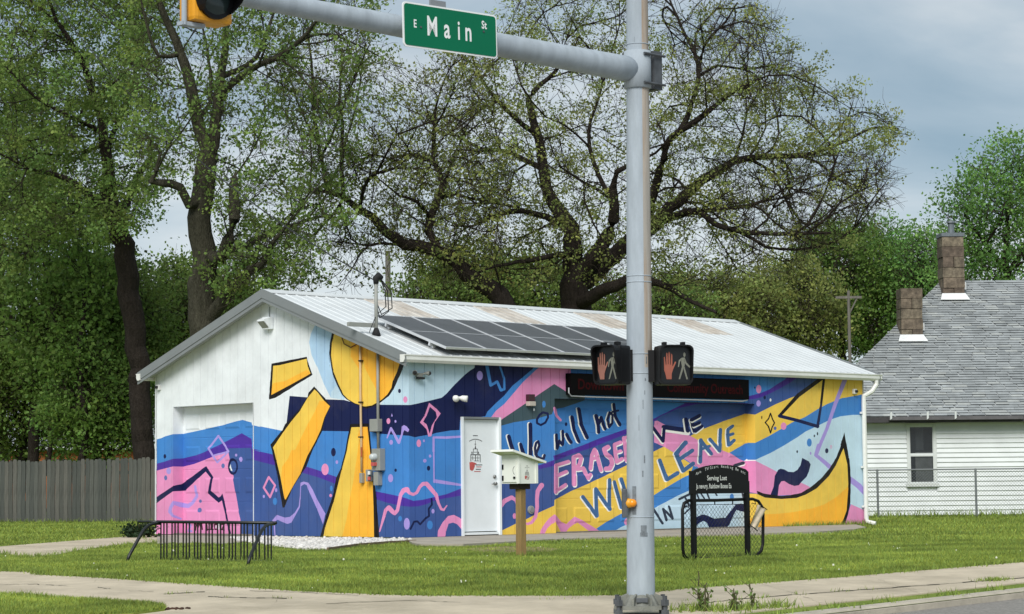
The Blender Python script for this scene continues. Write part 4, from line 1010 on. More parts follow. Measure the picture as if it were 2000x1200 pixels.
mb.box(cen + U_ * (hei / 2 + .02) - R_ * .12 - nS * .02, (.08, .03, .012), (R_, U_, nS), M_sgb); mb.build('bracket', parent=ss_)
# traffic signal hung on the arm
tl_b = onV(402, 49, .34)
M_sigy = mat('signal_yellow', (226, 158, 34), rough=.45, var=.08, scale=3, dirt=.25, dcol=lin((150, 100, 30)))
tl = thing('traffic_signal', tl_b, 'yellow three lamp traffic signal with black visors hanging from the mast arm', 'traffic light')
ax = (A, -B, Z)
for i, nm in enumerate(('green', 'amber', 'red')):
    c = tl_b + Z * (.178 + .356 * i)
    sec = MB().bbox(c, (.17, .10, .175), ax, M_sigy, .03).build('signal_section', parent=tl)
    MB().tube([c - B * .10, c - B * .125], .155, 20, M_black).build('lens_rim', parent=sec, smooth=False)
    gl = mat('lens_' + nm, dict(green=(44, 58, 58), amber=(72, 62, 40), red=(72, 36, 34))[nm], rough=.15, var=.1)
    MB().ball(c - B * .105, (.145, .04, .145), gl, 16, 8, (A, -B, Z)).build('lens', parent=sec, smooth=True)
    mb = MB(); n = 18; vs = []
    for d, r_ in ((.10, .165), (.32, .16)):
        for j in range(n + 1):
            an = math.radians(-40 + 260 * j / n); dd = d if d < .2 else d - .16 * max(0, -math.sin(an)) - (.06 if math.sin(an) < .2 else 0)
            for t in (0, .008): vs.append(c - B * dd + A * (r_ - t) * math.cos(an) + Z * (r_ - t) * math.sin(an))
    m_ = 2 * (n + 1); fs = []
    for j in range(n): 
        a, b = 2 * j, 2 * j + 2
        fs += [(a, b, m_ + b, m_ + a), (b + 1, a + 1, m_ + a + 1, m_ + b + 1), (m_ + a, m_ + b, m_ + b + 1, m_ + a + 1)]
    mb.add(vs, fs, M_black); mb.build('visor', parent=sec)
br = MB(); tp = tl_b - A * .205 - B * .02
br.tube([tp - Z * .03, tp + Z * 1.14], .020, 10, M_galv); br.box(tl_b - A * .13 - Z * .018, (.10, .035, .014), ax, M_galv); br.box(tl_b - A * .10 + Z * 1.09, (.14, .05, .018), ax, M_galv)
br.box(tl_b + B * .13 + Z * .60, (.06, .10, .05), ax, M_galv); br.build('bracket', parent=tl)
# walk signals
M_hand = mat('hand_orange', (152, 84, 66), rough=.55, var=.12, scale=5)
M_man = mat('man_grey', (112, 114, 102), rough=.6, var=.12, scale=5)
HAND = [(-.30, -.95), (.34, -.95), (.36, -.55), (.52, -.28), (.95, .28), (.80, .33), (.55, .02), (.46, -.02), (.48, .75), (.42, .88), (.33, .88), (.27, .1), (.19, .1), (.19, .95), (.12, 1.02), (.03, 1.02), (-.03, .95), (-.03, .12), (-.10, .12), (-.13, .9), (-.19, .98), (-.28, .96), (-.33, .88), (-.30, .1), (-.38, .1), (-.46, .62), (-.54, .68), (-.62, .62), (-.60, -.3), (-.45, -.55)]
def walk_signal(cx, cy, ny, hw, hh, label, hand_m):
    # ny: outward direction of the face; the centre of the face sits at photo pixel (cx, cy), just in front of the pole's depth
    fc = at_y(cx, cy, PY - .22); n_ = np.array([math.sin(ny), -math.cos(ny), 0]); r_ = np.array([math.cos(ny), math.sin(ny), 0])
    t = thing('walk_signal', fc - n_ * .1, label, 'walk signal', 'black walk signals on the pole')
    axx = (r_, -n_, Z)
    MB().bbox(fc - n_ * .10, (hw, .09, hh), axx, M_black, .025).build('housing', parent=t)
    mb = MB()
    for j in range(4):
        pass
    # hood: open frame in front of the face
    o_ = rrect(fc, hw, hh, .05, r_, Z, 4); i_ = rrect(fc, hw - .014, hh - .014, .04, r_, Z, 4); n2 = len(o_)
    vs = [p - n_ * .01 for p in o_] + [p + n_ * (.07 if np.dot(p - fc, Z) > -hh * .4 else .03) for p in o_] + [p + n_ * (.07 if np.dot(p - fc, Z) > -hh * .4 else .03) for p in i_] + [p - n_ * .01 for p in i_]
    fs = []
    for j in range(n2):
        q = (j + 1) % n2
        for a in range(3): fs.append((a * n2 + j, a * n2 + q, (a + 1) * n2 + q, (a + 1) * n2 + j))
    mb.add(vs, fs, M_black); mb.build('hood', parent=t)
    MB().sheet(rrect(fc + n_ * .001, hw - .016, hh - .016, .03, r_, Z, 3), mat('face_dark', (13, 15, 18), rough=.3, var=.2, scale=30)).build('face', parent=t)
    s = hh * .70
    bm_ = MB(); cen_ = fc + n_ * .004 - r_ * hw * .40 - Z * hh * .06
    bm_.prism([cen_ + r_ * x * s * .58 + Z * y * s for x, y in HAND], n_ * .002, hand_m); bm_.build('hand_symbol', parent=t)
    cm = fc + n_ * .004 + r_ * hw * .45 - Z * hh * .06; mb = MB()
    def P(x, y): return cm + r_ * x * s * .62 + Z * y * s
    mb.prism([P(.18 + .14 * math.cos(a), .82 + .17 * math.sin(a)) for a in np.linspace(0, 6.28, 13)[:-1]], n_ * .002, M_man)
    for poly in ([(-.15, .60), (.22, .62), (.28, .45), (.16, -.05), (-.14, -.05), (-.22, .3)], [(-.15, .60), (-.50, .42), (-.62, -.05), (-.50, -.08), (-.36, .32), (-.1, .45)], [(.22, .6), (.42, .25), (.85, -.02), (.78, -.14), (.32, .12), (.1, .4)],
                 [(-.14, -.05), (.05, -.05), (-.02, -.3), (-.38, -.95), (-.56, -.95), (-.30, -.4)], [(.0, -.05), (.17, -.05), (.32, -.4), (.56, -.95), (.38, -.97), (.10, -.35)]):
        mb.prism([P(x, y) for x, y in poly], n_ * .002, M_man)
    mb.build('man_symbol', parent=t)
    mb = MB()
    for sx_ in (-.55, .55): mb.bbox(fc - n_ * .06 + r_ * hw * sx_ + Z * (hh + .012), (.018, .03, .018), axx, M_black, .004)
    mb.build('hinge', parent=t)
    # clamshell arm to the pole
    pc = np.array([pxz(fc[2]), PY, fc[2]]); mb = MB(); sd = 1 if fc[0] > PX else -1
    mb.box((fc - n_ * .12 + pc + XW * sd * .12) / 2 + Z * 0, (abs(fc[0] - PX) / 2 - .03, .04, hh * .8), None, M_black); mb.build('mounting', parent=t)
    for z_ in (-.08, .1): MB().tube([pc + XW * sd * .12 + Z * z_ - YW * .05, pc + XW * sd * .145 + Z * z_ - YW * .07], .014, 6, M_galv).build('bolt', parent=t)
    return t
walk_signal(1319, 713, .17, .150, .172, 'black walk signal with an orange hand fixed to the right side of the pole', M_hand)
walk_signal(1186, 713, -.62, .128, .172, 'black walk signal with a paler hand fixed to the left side of the pole', mat('hand_pale', (146, 98, 84), rough=.55, var=.2, scale=5))
# push button on the pole
qb = at_y(1232, 983, PY - .10)
bt = thing('push_button', qb, 'orange crossing push button on a dark box on the side of the pole', 'button')
MB().bbox(qb + XW * -.055 + Z * -.0, (.022, .05, .125), None, M_bolt, .006).build('box', parent=bt)
MB().tube([qb - XW * .03 + YW * .0, qb + YW * -.05 + XW * .0], [.045, .036], 14, M_sigy).build('button', parent=bt, smooth=True)
MB().ball(qb - YW * .03 + XW * .012, (.04, .034, .036), mat('amber_dome', (238, 146, 26), rough=.25, var=.1), 12, 8).build('dome', parent=bt, smooth=True)

# ---------------------------------------------------------------- pantry box on a post
M_post = mat('weathered_post', (150, 122, 76), rough=.85, var=.18, scale=5, stretch=(4, 4, .5), bump=.3, dirt=.4, dcol=lin((116, 100, 66)))
M_box = mat('box_white', (232, 234, 226), rough=.5, var=.04, dirt=.12)
M_dkw = mat('dark_wood', (52, 38, 32), rough=.8, var=.2)
pg = G(1018, 1088); pd = thing('pantry_box', pg, 'small white pantry box with slanted roof on a wooden post in the lawn', 'pantry box')
Yp = pg[1]
MB().bbox(pg + Z * .43, (.047, .047, .46), (A, B, Z), M_post, .006).build('post', parent=pd)
cA = at_y(1012.5, 945, Yp - .20)           # near lower corner of the box
wa = .335; wb = .30; hb = .325
cbx = cA + A * wa / 2 + B * wb / 2
MB().bbox(cbx - Z * .035, (.10, .09, .035), (A, B, Z), M_dkw, .01).build('bracket', parent=pd)
hl, hr = hb + .035, hb - .05
mb = MB(); mb.prism([cA, cA + A * wa, cA + A * wa + Z * hr, cA + Z * hl], B * wb, M_box); mb.build('box', parent=pd)
sl_ = (A * wa + Z * (hr - hl)); sl_ /= np.linalg.norm(sl_); nr_ = np.cross(sl_, B); nr_ = nr_ if nr_[2] > 0 else -nr_
rp0 = cA + Z * (hl + .004) - sl_ * .15 - B * .055
mb = MB(); mb.prism([rp0, rp0 + sl_ * .60, rp0 + sl_ * .60 + B * (wb + .11), rp0 + B * (wb + .11)], nr_ * .028, M_box); mb.build('roof', parent=pd)
# door on the left face, hinges, latch, corner boards, prints
dd_ = MB().prism([cA - A * .001 + B * .03 + Z * .02, cA - A * .001 + B * (wb - .02) + Z * .02, cA - A * .001 + B * (wb - .02) + Z * (hb - .03), cA - A * .001 + B * .03 + Z * (hb - .03)], -A * .012, M_box).build('door', parent=pd)
for z_ in (.07, .21): MB().bbox(cA - A * .018 + B * (wb - .035) + Z * z_, (.006, .013, .032), (A, B, Z), M_black, .004).build('hinge', parent=dd_)
MB().bbox(cA - A * .018 + B * .055 + Z * .075, (.006, .018, .014), (A, B, Z), M_black, .004).build('latch', parent=dd_)
mb = MB(); hc = cA - A * .014 + B * .075 + Z * .165
for i in range(6):
    a, b = math.radians(-60 + 20 * i), math.radians(-40 + 20 * i); r0, r1 = .055, .062; o_ = hc - B * .05
    mb.add([o_ + B * math.cos(a) * r0 + Z * math.sin(a) * r0, o_ + B * math.cos(b) * r0 + Z * math.sin(b) * r0, o_ + B * math.cos(b) * r1 + Z * math.sin(b) * r1, o_ + B * math.cos(a) * r1 + Z * math.sin(a) * r1], [(0, 1, 2, 3)], M_blk)
mb.build('handle_print', parent=dd_)
for s0, w_ in ((0, .022), (wa - .04, .04)): MB().box(cA + A * (s0 + w_ / 2) - B * .006 + Z * (hr / 2 - .002), (w_ / 2, .006, hr / 2 - .004), (A, B, Z), M_box).build('corner_board', parent=pd)
emblem(cA + A * .15 - B * .0035 + Z * .125, A, Z, .095, pd)

# ---------------------------------------------------------------- black garden sign with a gate-like frame
sg0 = G(1355, 1094); nG = B
def onS(x, y, d=0.0): return on_plane(x, y, sg0 - B * d, B)
gs = thing('garden_sign', sg0, 'black arched sign with white lettering on two posts with chain link panel', 'sign')
def rod(pts, r_, m, name, parent, k=8, smooth=True): return MB().tube(pts, r_, k, m).build(name, parent=parent, smooth=smooth)
ft = []
for (x, y) in ((1345, 1093), (1336, 1086), (1333.5, 1072), (1333, 996), (1336, 983), (1344, 978), (1400, 977.5), (1470, 975), (1481, 979), (1488, 990), (1490.5, 1005), (1490, 1062), (1487, 1076), (1478, 1085), (1440, 1088), (1345, 1093)): ft.append(onS(x, y))
rod(ft, .019, M_black, 'frame', gs)
for x0, y0, x1, y1 in ((1355, 1095, 1354, 940), (1461, 1087, 1457.5, 940)):
    MB().box((onS(x0, y0, .03) + onS(x1, y1, .03)) / 2, (.03, .022, np.linalg.norm(onS(x0, y0) - onS(x1, y1)) / 2), (A, B, Z), M_black).build('post', parent=gs)
pp = [onS(x, y, .055) for x, y in ((1349, 965), (1462.5, 963.5), (1462, 922), (1457, 917), (1440, 911), (1420, 908), (1400, 907.5), (1380, 910.5), (1362, 916), (1354, 920.5), (1349, 920))]
pan_ = MB().prism(pp, B * .03, M_black).build('sign_panel', parent=gs)
M_wtx = mat('white_lettering', (222, 224, 220), rough=.6, var=.12, scale=30)
for i, ch in enumerate('Aux. TV/Start Reading Be est'):
    f = i / 27; x = 1359 + 95 * f; y = 928 - 13.5 * (1 - (2 * f - 1) ** 2) - 1.2 * f
    text('lettering', ch, onS(x, y, .0575), A, Z, .050, M_wtx, gs, 0, .0)
text('lettering', 'Serving Lost', onS(1381, 938.5, .0575), A, Z, .082, M_wtx, gs, 0, .001, sx=.88)
text('lettering', 'Ja nevury, Rainbow Boxes Ea', onS(1360, 954.5, .0575), A, Z, .082, M_wtx, gs, 0, .001, sx=.66)
# mesh of the panel
M_wire = mat('dark_wire', (70, 72, 70), rough=.5, metal=.5, var=.1)
q0, q1, q2, q3 = onS(1336, 1090), onS(1489, 1083), onS(1489, 985), onS(1336, 986)
wid_, hgt_ = float((q1 - q0) @ A), float(q3[2] - q0[2])
mb = MB(); st = .062
def mesh_wires(o_, U_, w_, h_, st, r_, mb, m, k=3):
    n = int((w_ + h_) / st) + 1
    for i in range(n):
        c = i * st
        a = max(0, c - h_); b = min(w_, c)
        if b - a > .02:
            mb.tube([o_ + U_ * a + Z * (c - a), o_ + U_ * b + Z * (c - b)], r_, k, m, cap=False)
            mb.tube([o_ + U_ * (w_ - a) + Z * (c - a) + np.cross(U_, Z) * .003, o_ + U_ * (w_ - b) + Z * (c - b) + np.cross(U_, Z) * .003], r_, k, m, cap=False)
mesh_wires(q0, A, wid_, hgt_, st, .0022, mb, M_wire); stuff(mb.build('wire_mesh', parent=gs))
rod([onS(1358, 986.5), onS(1458, 985)], .004, M_black, 'wire', gs, 5)
for x in (1396, 1431): rod([onS(x, 977), onS(x, 986)], .008, M_black, 'hanger', gs, 6)
for x, y0, y1 in ((1473, 976, 985), (1342, 979, 992)): rod([onS(x, y0), onS(x + 3, y1), onS(x - 4, y1 - 2)], .006, M_black, 'hook', gs, 6)
# cloth hung on the sign's corner
tw = [onS(x, y, .06) for x, y in ((1481, 986), (1495, 996), (1477, 1035), (1463, 1026))]
cl = thing('cloth', sum(tw) / 4, 'beige folded cloth hanging from the right corner of the black sign', 'cloth')
M_clo = mat('beige_cloth', (206, 190, 166), rough=.95, var=.14, scale=12, bump=.5, bscale=40)
mb = MB(); nu, nv = 10, 8; vs = []
for j in range(nv + 1):
    for i in range(nu + 1):
        a, b = i / nu, j / nv
        p = (tw[0] * (1 - a) + tw[1] * a) * (1 - b) + (tw[3] * (1 - a) + tw[2] * a) * b
        vs.append(p - B * (.012 * math.sin(a * 9 + b * 3) + .02 * b))
fs = [(j * (nu + 1) + i, j * (nu + 1) + i + 1, (j + 1) * (nu + 1) + i + 1, (j + 1) * (nu + 1) + i) for j in range(nv) for i in range(nu)]
o_ = len(vs); vs2 = vs + [p + B * .012 for p in vs]
fs += [tuple(o_ + q for q in f[::-1]) for f in fs]
mb.add(vs2, fs, M_clo); mb.build('fabric', parent=cl, smooth=True)
rod([tw[0] - B * .01 + Z * .01, tw[1] - B * .01 - A * -.02], .006, M_black, 'cord', cl, 5); rod([tw[3] - B * .02, tw[2] - B * .02 - Z * .012], .006, M_black, 'rod', cl, 5)

# ---------------------------------------------------------------- bike rack
M_rack = mat('rack_black', (24, 27, 26), rough=.4, var=.2, scale=8)
rl, rr_ = G(312, 1095), G(536, 1099)
top_z = .485; dirr = (rr_ - rl); Lk = np.linalg.norm(dirr); dirr /= Lk
rk = thing('bike_rack', (rl + rr_) / 2, 'low black bike rack with many thin bars standing on the lawn', 'bike rack')
rod([rl + Z * top_z - dirr * .05, rr_ + Z * (top_z - .01) + dirr * .03], .019, M_rack, 'rail', rk)
rod([rl + Z * .02, rr_ + Z * .02], .009, M_rack, 'rail', rk)
bar0 = None
for i in range(30):
    g_, j_ = divmod(i, 3); f = (g_ + .10 + j_ * .27) / 9.9
    if f > 1: break
    o_ = rl + dirr * Lk * f
    if bar0 is None: bar0 = MB().tube([np.zeros(3), Z * (top_z - .01)], .0105, 6, M_rack).build('bar', parent=rk, local=True); b_ = bar0
    else: b_ = dup(bar0, rk)
    b_.location = [float(x) for x in o_ - root_loc(rk)]
for (fx, fy), (sx_, sy_), (kx, ky), base in (((248, 1098), (300, 1019), (268, 1042), rl), ((484, 1105), (536, 1023), (505, 1042), rr_)):
    f_ = G(fx, fy); t_ = base + Z * (top_z - .02); h = f_ - t_; hz = np.array([h[0], h[1], 0])
    rod([t_, t_ + hz * .18, t_ + hz * .34 - Z * .02, t_ + hz * .48 - Z * .07, t_ + hz * .62 - Z * .16, t_ + hz * .80 - Z * .29, t_ + hz * .93 - Z * (top_z - .10), f_], .021, M_rack, 'leg', rk)
rod([rl + Z * (top_z - .0) - dirr * .05, rl + Z * (top_z + .0) - dirr * .40], .016, M_rack, 'stub', rk)
mb = MB()
for a in (.25, .4, .55, .72): mb.box(rl + dirr * Lk * a - A * .12 + Z * .012, (.03, .16, .008), (A, dirr, Z), M_rack)
mb.build('foot_plate', parent=rk)
# ---------------------------------------------------------------- wooden fence on the left
M_pick = [mat('picket_%d' % i, c, rough=.95, var=.2, scale=3, stretch=(6, 6, .6), bump=.4, bscale=30, dirt=.45, dcol=lin(d)) for i, (c, d) in enumerate((((88, 90, 85), (56, 57, 54)), ((76, 79, 75), (48, 50, 48)), ((96, 95, 89), (62, 61, 57)), ((80, 81, 76), (47, 48, 45))))]
fl, fr_ = G(-40, 1022), G(318, 1021)
fd = fr_ - fl; fL = np.linalg.norm(fd); fd /= fL; fn = np.array([fd[1], -fd[0], 0])
fence = thing('wooden_fence', fl, 'weathered grey wooden picket fence left of the mural building', 'fence')
np_ = int(fL / .142); shapes = []
for k in range(8):
    w_ = .066; h_ = 1.74; mb = MB()
    poly = [np.array([-w_, 0, 0]), np.array([w_, 0, 0]), np.array([w_, 0, h_ - .05]), np.array([w_ * .55, 0, h_]), np.array([-w_ * .55, 0, h_]), np.array([-w_, 0, h_ - .05])]
    mb.prism(poly, np.array([0, .018, 0]), M_pick[k % 4]); shapes.append(mb.build('picket', parent=fence, local=True))
    shapes[-1].data.name = 'picket'
yaw = math.atan2(fd[1], fd[0])
for i in range(np_):
    b_ = shapes[i] if i < 8 else dup(shapes[random.randrange(8)], fence)
    b_.location = [float(x) for x in fd * (.07 + i * .142) + fn * random.uniform(0, .012) + Z * random.uniform(-.05, .02)]
    b_.rotation_euler = (random.uniform(-.006, .006), random.uniform(-.008, .008), yaw)
for z_ in (.35, 1.35): MB().box(fl + fd * fL / 2 - fn * .06 + Z * z_, (fL / 2, .025, .045), (fd, fn, Z), M_pick[1]).build('rail', parent=fence)
# ---------------------------------------------------------------- white house on the right
hY = 58.0
hl_, hr2 = at_y(1560, 1009, hY), at_y(2080, 1009, hY + .4)
hx = hr2 - hl_; hx[2] = 0; hL = np.linalg.norm(hx); hx /= hL; hn = np.array([hx[1], -hx[0], 0]); hb_ = -hn      # hn towards the camera
H0 = np.array([hl_[0], hl_[1], 0.0])
def HP(s, d, z): return H0 + hx * s + hb_ * d + Z * z
def hz(y): return at_y(1850, y, hY)[2]
house = thing('white_house', HP(4, 2, 0), 'white clapboard house with grey shingled hip roof behind a wire fence', 'house')
M_sid = mat('white_siding', (220, 224, 224), rough=.6, var=.05, scale=2, dirt=.15, dcol=lin((170, 172, 168)))
M_shg = [mat('shingle_%d' % i, c, rough=.95, var=.16, scale=2.5, bump=.5, bscale=60, dirt=.4, dcol=lin(d)) for i, (c, d) in enumerate((((156, 161, 162), (124, 127, 127)), ((146, 151, 152), (112, 116, 116)), ((166, 170, 168), (136, 137, 133))))]
M_edge = mat('shingle_edge', (62, 66, 68), rough=.95, var=.3, scale=5)  # dark asphalt cut edge, its colour also painting in each course's shadow line
M_fas = mat('dark_fascia', (66, 64, 66), rough=.8, var=.25, scale=4)
M_win = mat('house_glass', (40, 47, 52), rough=.06, var=.25, scale=1.5, spec=.9)
M_frm = mat('window_frame', (206, 210, 208), rough=.6, var=.06, dirt=.2)
ze = hz(815)
def hs(x): return float((on_plane(x, 900, H0, hn) - H0) @ hx)
w0, w1 = hs(1771), hs(1829); wz0, wz1 = hz(951), hz(826)
# siding: one board at a time, cut round the window
bh = .122; hW0, hW1 = hs(1560), hs(2080); nb = int((ze - .02) / bh)
for i in range(nb):
    z0 = .04 + i * bh
    for a, b in (((hW0, w0), (w1, hW1)) if z0 + bh > wz0 and z0 < wz1 else ((hW0, hW1),)):
        P = [HP(a, .0, z0), HP(b, 0, z0), HP(b, 0, z0 + bh), HP(a, 0, z0 + bh)]
        vs = [P[0] + hn * .036, P[1] + hn * .036, P[2] + hn * .004, P[3] + hn * .004, P[0], P[1]]
        MB().add(vs, [(0, 1, 2, 3), (4, 5, 1, 0)], M_sid).build('siding_board', parent=house)
MB().box(HP((hW0 + hW1) / 2, 5.0, 1.3), ((hW1 - hW0) / 2 - .02, 4.98, 1.28), (hx, hb_, Z), M_sid).build('wall', parent=house)
wi = MB()
for s_, w_, z_, h_ in ((w0 + .03, .03, (wz0 + wz1) / 2, (wz1 - wz0) / 2), (w1 - .04, .04, (wz0 + wz1) / 2, (wz1 - wz0) / 2)): wi.box(HP(s_, -.02, z_), (w_, .03, h_), (hx, hn, Z), M_frm)
wi.box(HP((w0 + w1) / 2, -.02, wz1 - .03), ((w1 - w0) / 2 - .06, .03, .03), (hx, hn, Z), M_frm)
wi.box(HP((w0 + w1) / 2, -.03, wz0 + .05), ((w1 - w0) / 2 + .04, .05, .04), (hx, hn, Z), M_frm)
wo = wi.build('window', parent=house)
zm = hz(888)
for z0, z1, dd in ((zm, wz1 - .06, .012), (wz0 + .09, zm, -.012)):
    mb = MB(); cw = (w0 + w1) / 2; hw_ = (w1 - w0) / 2 - .055
    for s_ in (-1, 1): mb.box(HP(cw + s_ * (hw_ - .02), dd - .02, (z0 + z1) / 2), (.02, .012, (z1 - z0) / 2), (hx, hn, Z), M_frm)
    for z_ in (z0 + .02, z1 - .02): mb.box(HP(cw, dd - .02, z_), (hw_ - .04, .012, .02), (hx, hn, Z), M_frm)
    mb.build('sash', parent=wo)
    MB().sheet([HP(cw - hw_ + .04, dd - .02, z0 + .04), HP(cw + hw_ - .04, dd - .02, z0 + .04), HP(cw + hw_ - .04, dd - .02, z1 - .04), HP(cw - hw_ + .04, dd - .02, z1 - .04)], M_win).build('pane', parent=wo)
M_win.node_tree.nodes['Principled BSDF'].inputs['Alpha'].default_value = .55
MB().sheet([HP(w0 + .03, .012, wz0), HP(w1 - .03, .012, wz0), HP(w1 - .03, .012, wz1), HP(w0 + .03, .012, wz1)], mat('interior_shade', (30, 33, 34), rough=.9, var=.3)).build('dark_backing', parent=wo)  # flat dark backing sheet, painting in the unlit interior behind the panes
MB().box(HP((w0 + w1) / 2 + .06, .006, hz(912)), (.22, .003, .38), (hx, hn, Z), mat('curtain', (150, 154, 152), rough=.9, var=.25)).build('blind', parent=wo)
MB().box(HP((w0 + w1) / 2 - .04, .006, hz(856)), (.10, .003, .30), (hx, hn, Z), mat('dark_curtain', (84, 88, 90), rough=.9, var=.25)).build('curtain', parent=wo)
# hip roof: shingle courses built as stepped strips, tabs cut by slots
eo = .45; d_r = 4.75; slope = .80
zE = ze + .02
s_h = hs(1560) + .05                    # left eave corner
def roofp(s, d): return HP(s, d - eo, zE + slope * d)
nc = 56; dd_ = (d_r + .1) / nc
mbs = [MB() for _ in range(nc)]
for i in range(nc):
    d0, d1 = i * dd_, (i + 1) * dd_ + .01
    sa = s_h + d0; s_end = hW1 + .5
    s = sa - random.uniform(0, .3)
    while s < s_end:
        e_ = min(s + .33 * random.uniform(.9, 1.1), s_end); a_ = max(s, sa)
        if e_ > a_ + .01:
            li = random.uniform(.016, .030); lift = np.array(Z) * li
            p = [roofp(a_, d0) + lift, roofp(e_ - .012, d0) + lift, roofp(max(e_ - .012, sa + dd_), d1) + Z * .004, roofp(max(a_, min(sa + dd_, e_ - .02)), d1) + Z * .004]
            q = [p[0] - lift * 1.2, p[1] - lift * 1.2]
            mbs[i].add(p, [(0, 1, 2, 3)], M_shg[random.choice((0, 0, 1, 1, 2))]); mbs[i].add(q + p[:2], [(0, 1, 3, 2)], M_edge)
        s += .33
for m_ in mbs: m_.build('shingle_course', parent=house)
mb = MB(); zr = zE + slope * d_r
mb.add([roofp(s_h, -.0) - Z * .01, roofp(hW1 + .5, 0) - Z * .01, roofp(hW1 + .5, d_r) - Z * .01, roofp(s_h + d_r, d_r) - Z * .01, HP(s_h + 1.9, 2 * d_r - eo, zE), HP(hW1 + .5, 2 * d_r - eo, zE)], [(0, 1, 2, 3), (0, 3, 4), (3, 2, 5, 4)], M_shg[0]); mb.build('roof_deck', parent=house)
mb = MB(); mb.box(HP((s_h + hW1) / 2, -eo + .03, zE - .075), ((hW1 - s_h) / 2 + .2, .02, .075), (hx, hb_, Z), M_fas); mb.add([HP(s_h, -eo, zE - .15), HP(hW1 + .5, -eo, zE - .15), HP(hW1 + .5, .0, zE - .15), HP(s_h, .0, zE - .15)], [(0, 3, 2, 1)], M_fas); mb.build('fascia', parent=house)
MB().box(HP(hs(1860), -eo - .04, zE - .05), (hs(1990) - hs(1860), .05, .045), (hx, hb_, Z), mat('dull_gutter', (96, 94, 96), rough=.7, var=.2)).build('gutter', parent=house)
for x in (1733, 1804, 1858):
    s_ = hs(x); MB().box(HP(s_, -eo - .10, zE + .02), (.03, .012, .09), (hx * .8 + Z * .6, hb_, Z), M_frm).build('bent_strap', parent=house)
# chimneys: stacked blocks
M_blkc = [mat('chimney_block_%d' % i, c, rough=.98, var=.3, scale=7, bump=.9, bscale=30, dirt=.75, dcol=lin((62, 55, 48)), dpos=(.42, .62)) for i, c in enumerate(((132, 118, 102), (116, 102, 90), (140, 128, 110)))]
M_tin = mat('old_tin', (112, 120, 126), rough=.6, metal=.3, var=.2)
M_fls = mat('white_flashing', (232, 234, 234), rough=.5)
def chimney(xc, y_top, y_base, wpx, depth, hgt_blocks, label):
    base = on_plane(xc, y_base, roofp(0, 0), np.cross(hx, hb_ + Z * slope)); depth = base[1]; zt2 = at_y(xc, y_top, depth)[2]
    ch = bpy.data.objects.new('chimney', None); C.objects.link(ch); ch.parent = house; ch.location = [float(x) for x in base - root_loc(house)]; ch['label'] = label
    w_ = wpx * depth / F / 2; n = hgt_blocks; z0 = base[2] - .9; hh = (zt2 - base[2]) / n
    k = -int(.9 / hh) - 1
    for i in range(k, n):
        zc_ = base[2] + (i + .5) * hh; jx, jy = random.uniform(-.008, .012), random.uniform(-.008, .012)
        if i % 3: parts_ = ((0, 0, 1, 1),)
        else: parts_ = ((-.5, 0, .495, 1), (.5, 0, .495, 1))
        for ox, oy, sx_, sy_ in parts_:
            MB().bbox(np.array([base[0] + jx + ox * w_, base[1] + jy + w_, zc_]), (w_ * sx_ * random.uniform(.96, 1.03), w_ * sy_, hh / 2 - random.uniform(.001, .008)), (hx, hb_, Z), random.choice(M_blkc), .012).build('block', parent=ch)
    return ch, base, w_, zt2
c1 = chimney(1863, 462, 583, 43, hY + 2.9, 6, 'taller chimney with a metal flue')
MB().box(np.array([c1[1][0], c1[1][1] + c1[2], c1[3] + .05]), (c1[2] + .02, c1[2] + .02, .05), (hx, hb_, Z), M_tin).build('cap', parent=c1[0])
MB().tube([np.array([c1[1][0] + .03, c1[1][1] + c1[2], c1[3] + .08]), np.array([c1[1][0] + .03, c1[1][1] + c1[2], c1[3] + .42])], .09, 10, M_tin).build('flue', parent=c1[0])
MB().tube([np.array([c1[1][0] + .03, c1[1][1] + c1[2], c1[3] + .40]), np.array([c1[1][0] + .03, c1[1][1] + c1[2], c1[3] + .46])], [.13, .12], 10, M_tin).build('flue_cap', parent=c1[0])
c2 = chimney(1781, 563, 664, 43, hY + 1.9, 5, 'shorter chimney without a cap')
for c_ in (c1, c2):
    b_ = c_[1]; mb = MB(); mb.prism([b_ - hx * (c_[2] + .02) + hn * .01 + Z * .12, b_ + hx * (c_[2] + .02) + hn * .01 + Z * .12, b_ + hx * (c_[2] + .10) + hn * .16 - Z * .05, b_ - hx * (c_[2] + .10) + hn * .16 - Z * .05], Z * .02, M_fls)
    mb.box(b_ + hx * (c_[2] + .06) + hb_ * .3 + Z * .36, (.05, .08, .10), (hx, hb_, Z), M_fls); mb.build('flashing', parent=c_[0])
# wire fence in front of the house
kf0 = at_y(1690, 1010, 55.5); kf0[2] = 0
kx = hx; kL = 14.0; kf = kf0 - kx * 1.2
cfence = thing('wire_fence', kf, 'chain link fence with thin grey posts in front of the white house', 'fence')
fz = at_y(1850, 917, 55.5)[2]
M_gw = mat('fence_grey', (122, 126, 128), rough=.5, metal=.4, var=.1)
def ks(x): return float((on_plane(x, 950, kf, hn) - kf) @ kx)
p0_ = None
for x in (1714, 1906, 2098):
    if p0_ is None: p0_ = MB().tube([np.zeros(3), Z * (fz + .02)], .028, 8, M_gw).build('post', parent=cfence, local=True); b_ = p0_
    else: b_ = dup(p0_, cfence)
    b_.location = [float(v) for v in kx * ks(x)]
MB().tube([kf + Z * fz, kf + kx * 9.5 + Z * fz], .02, 6, M_gw).build('rail', parent=cfence)
mb = MB(); mesh_wires(kf + Z * .03, kx, 9.5, fz - .05, .075, .0028, mb, M_gw); stuff(mb.build('wire_mesh', parent=cfence))
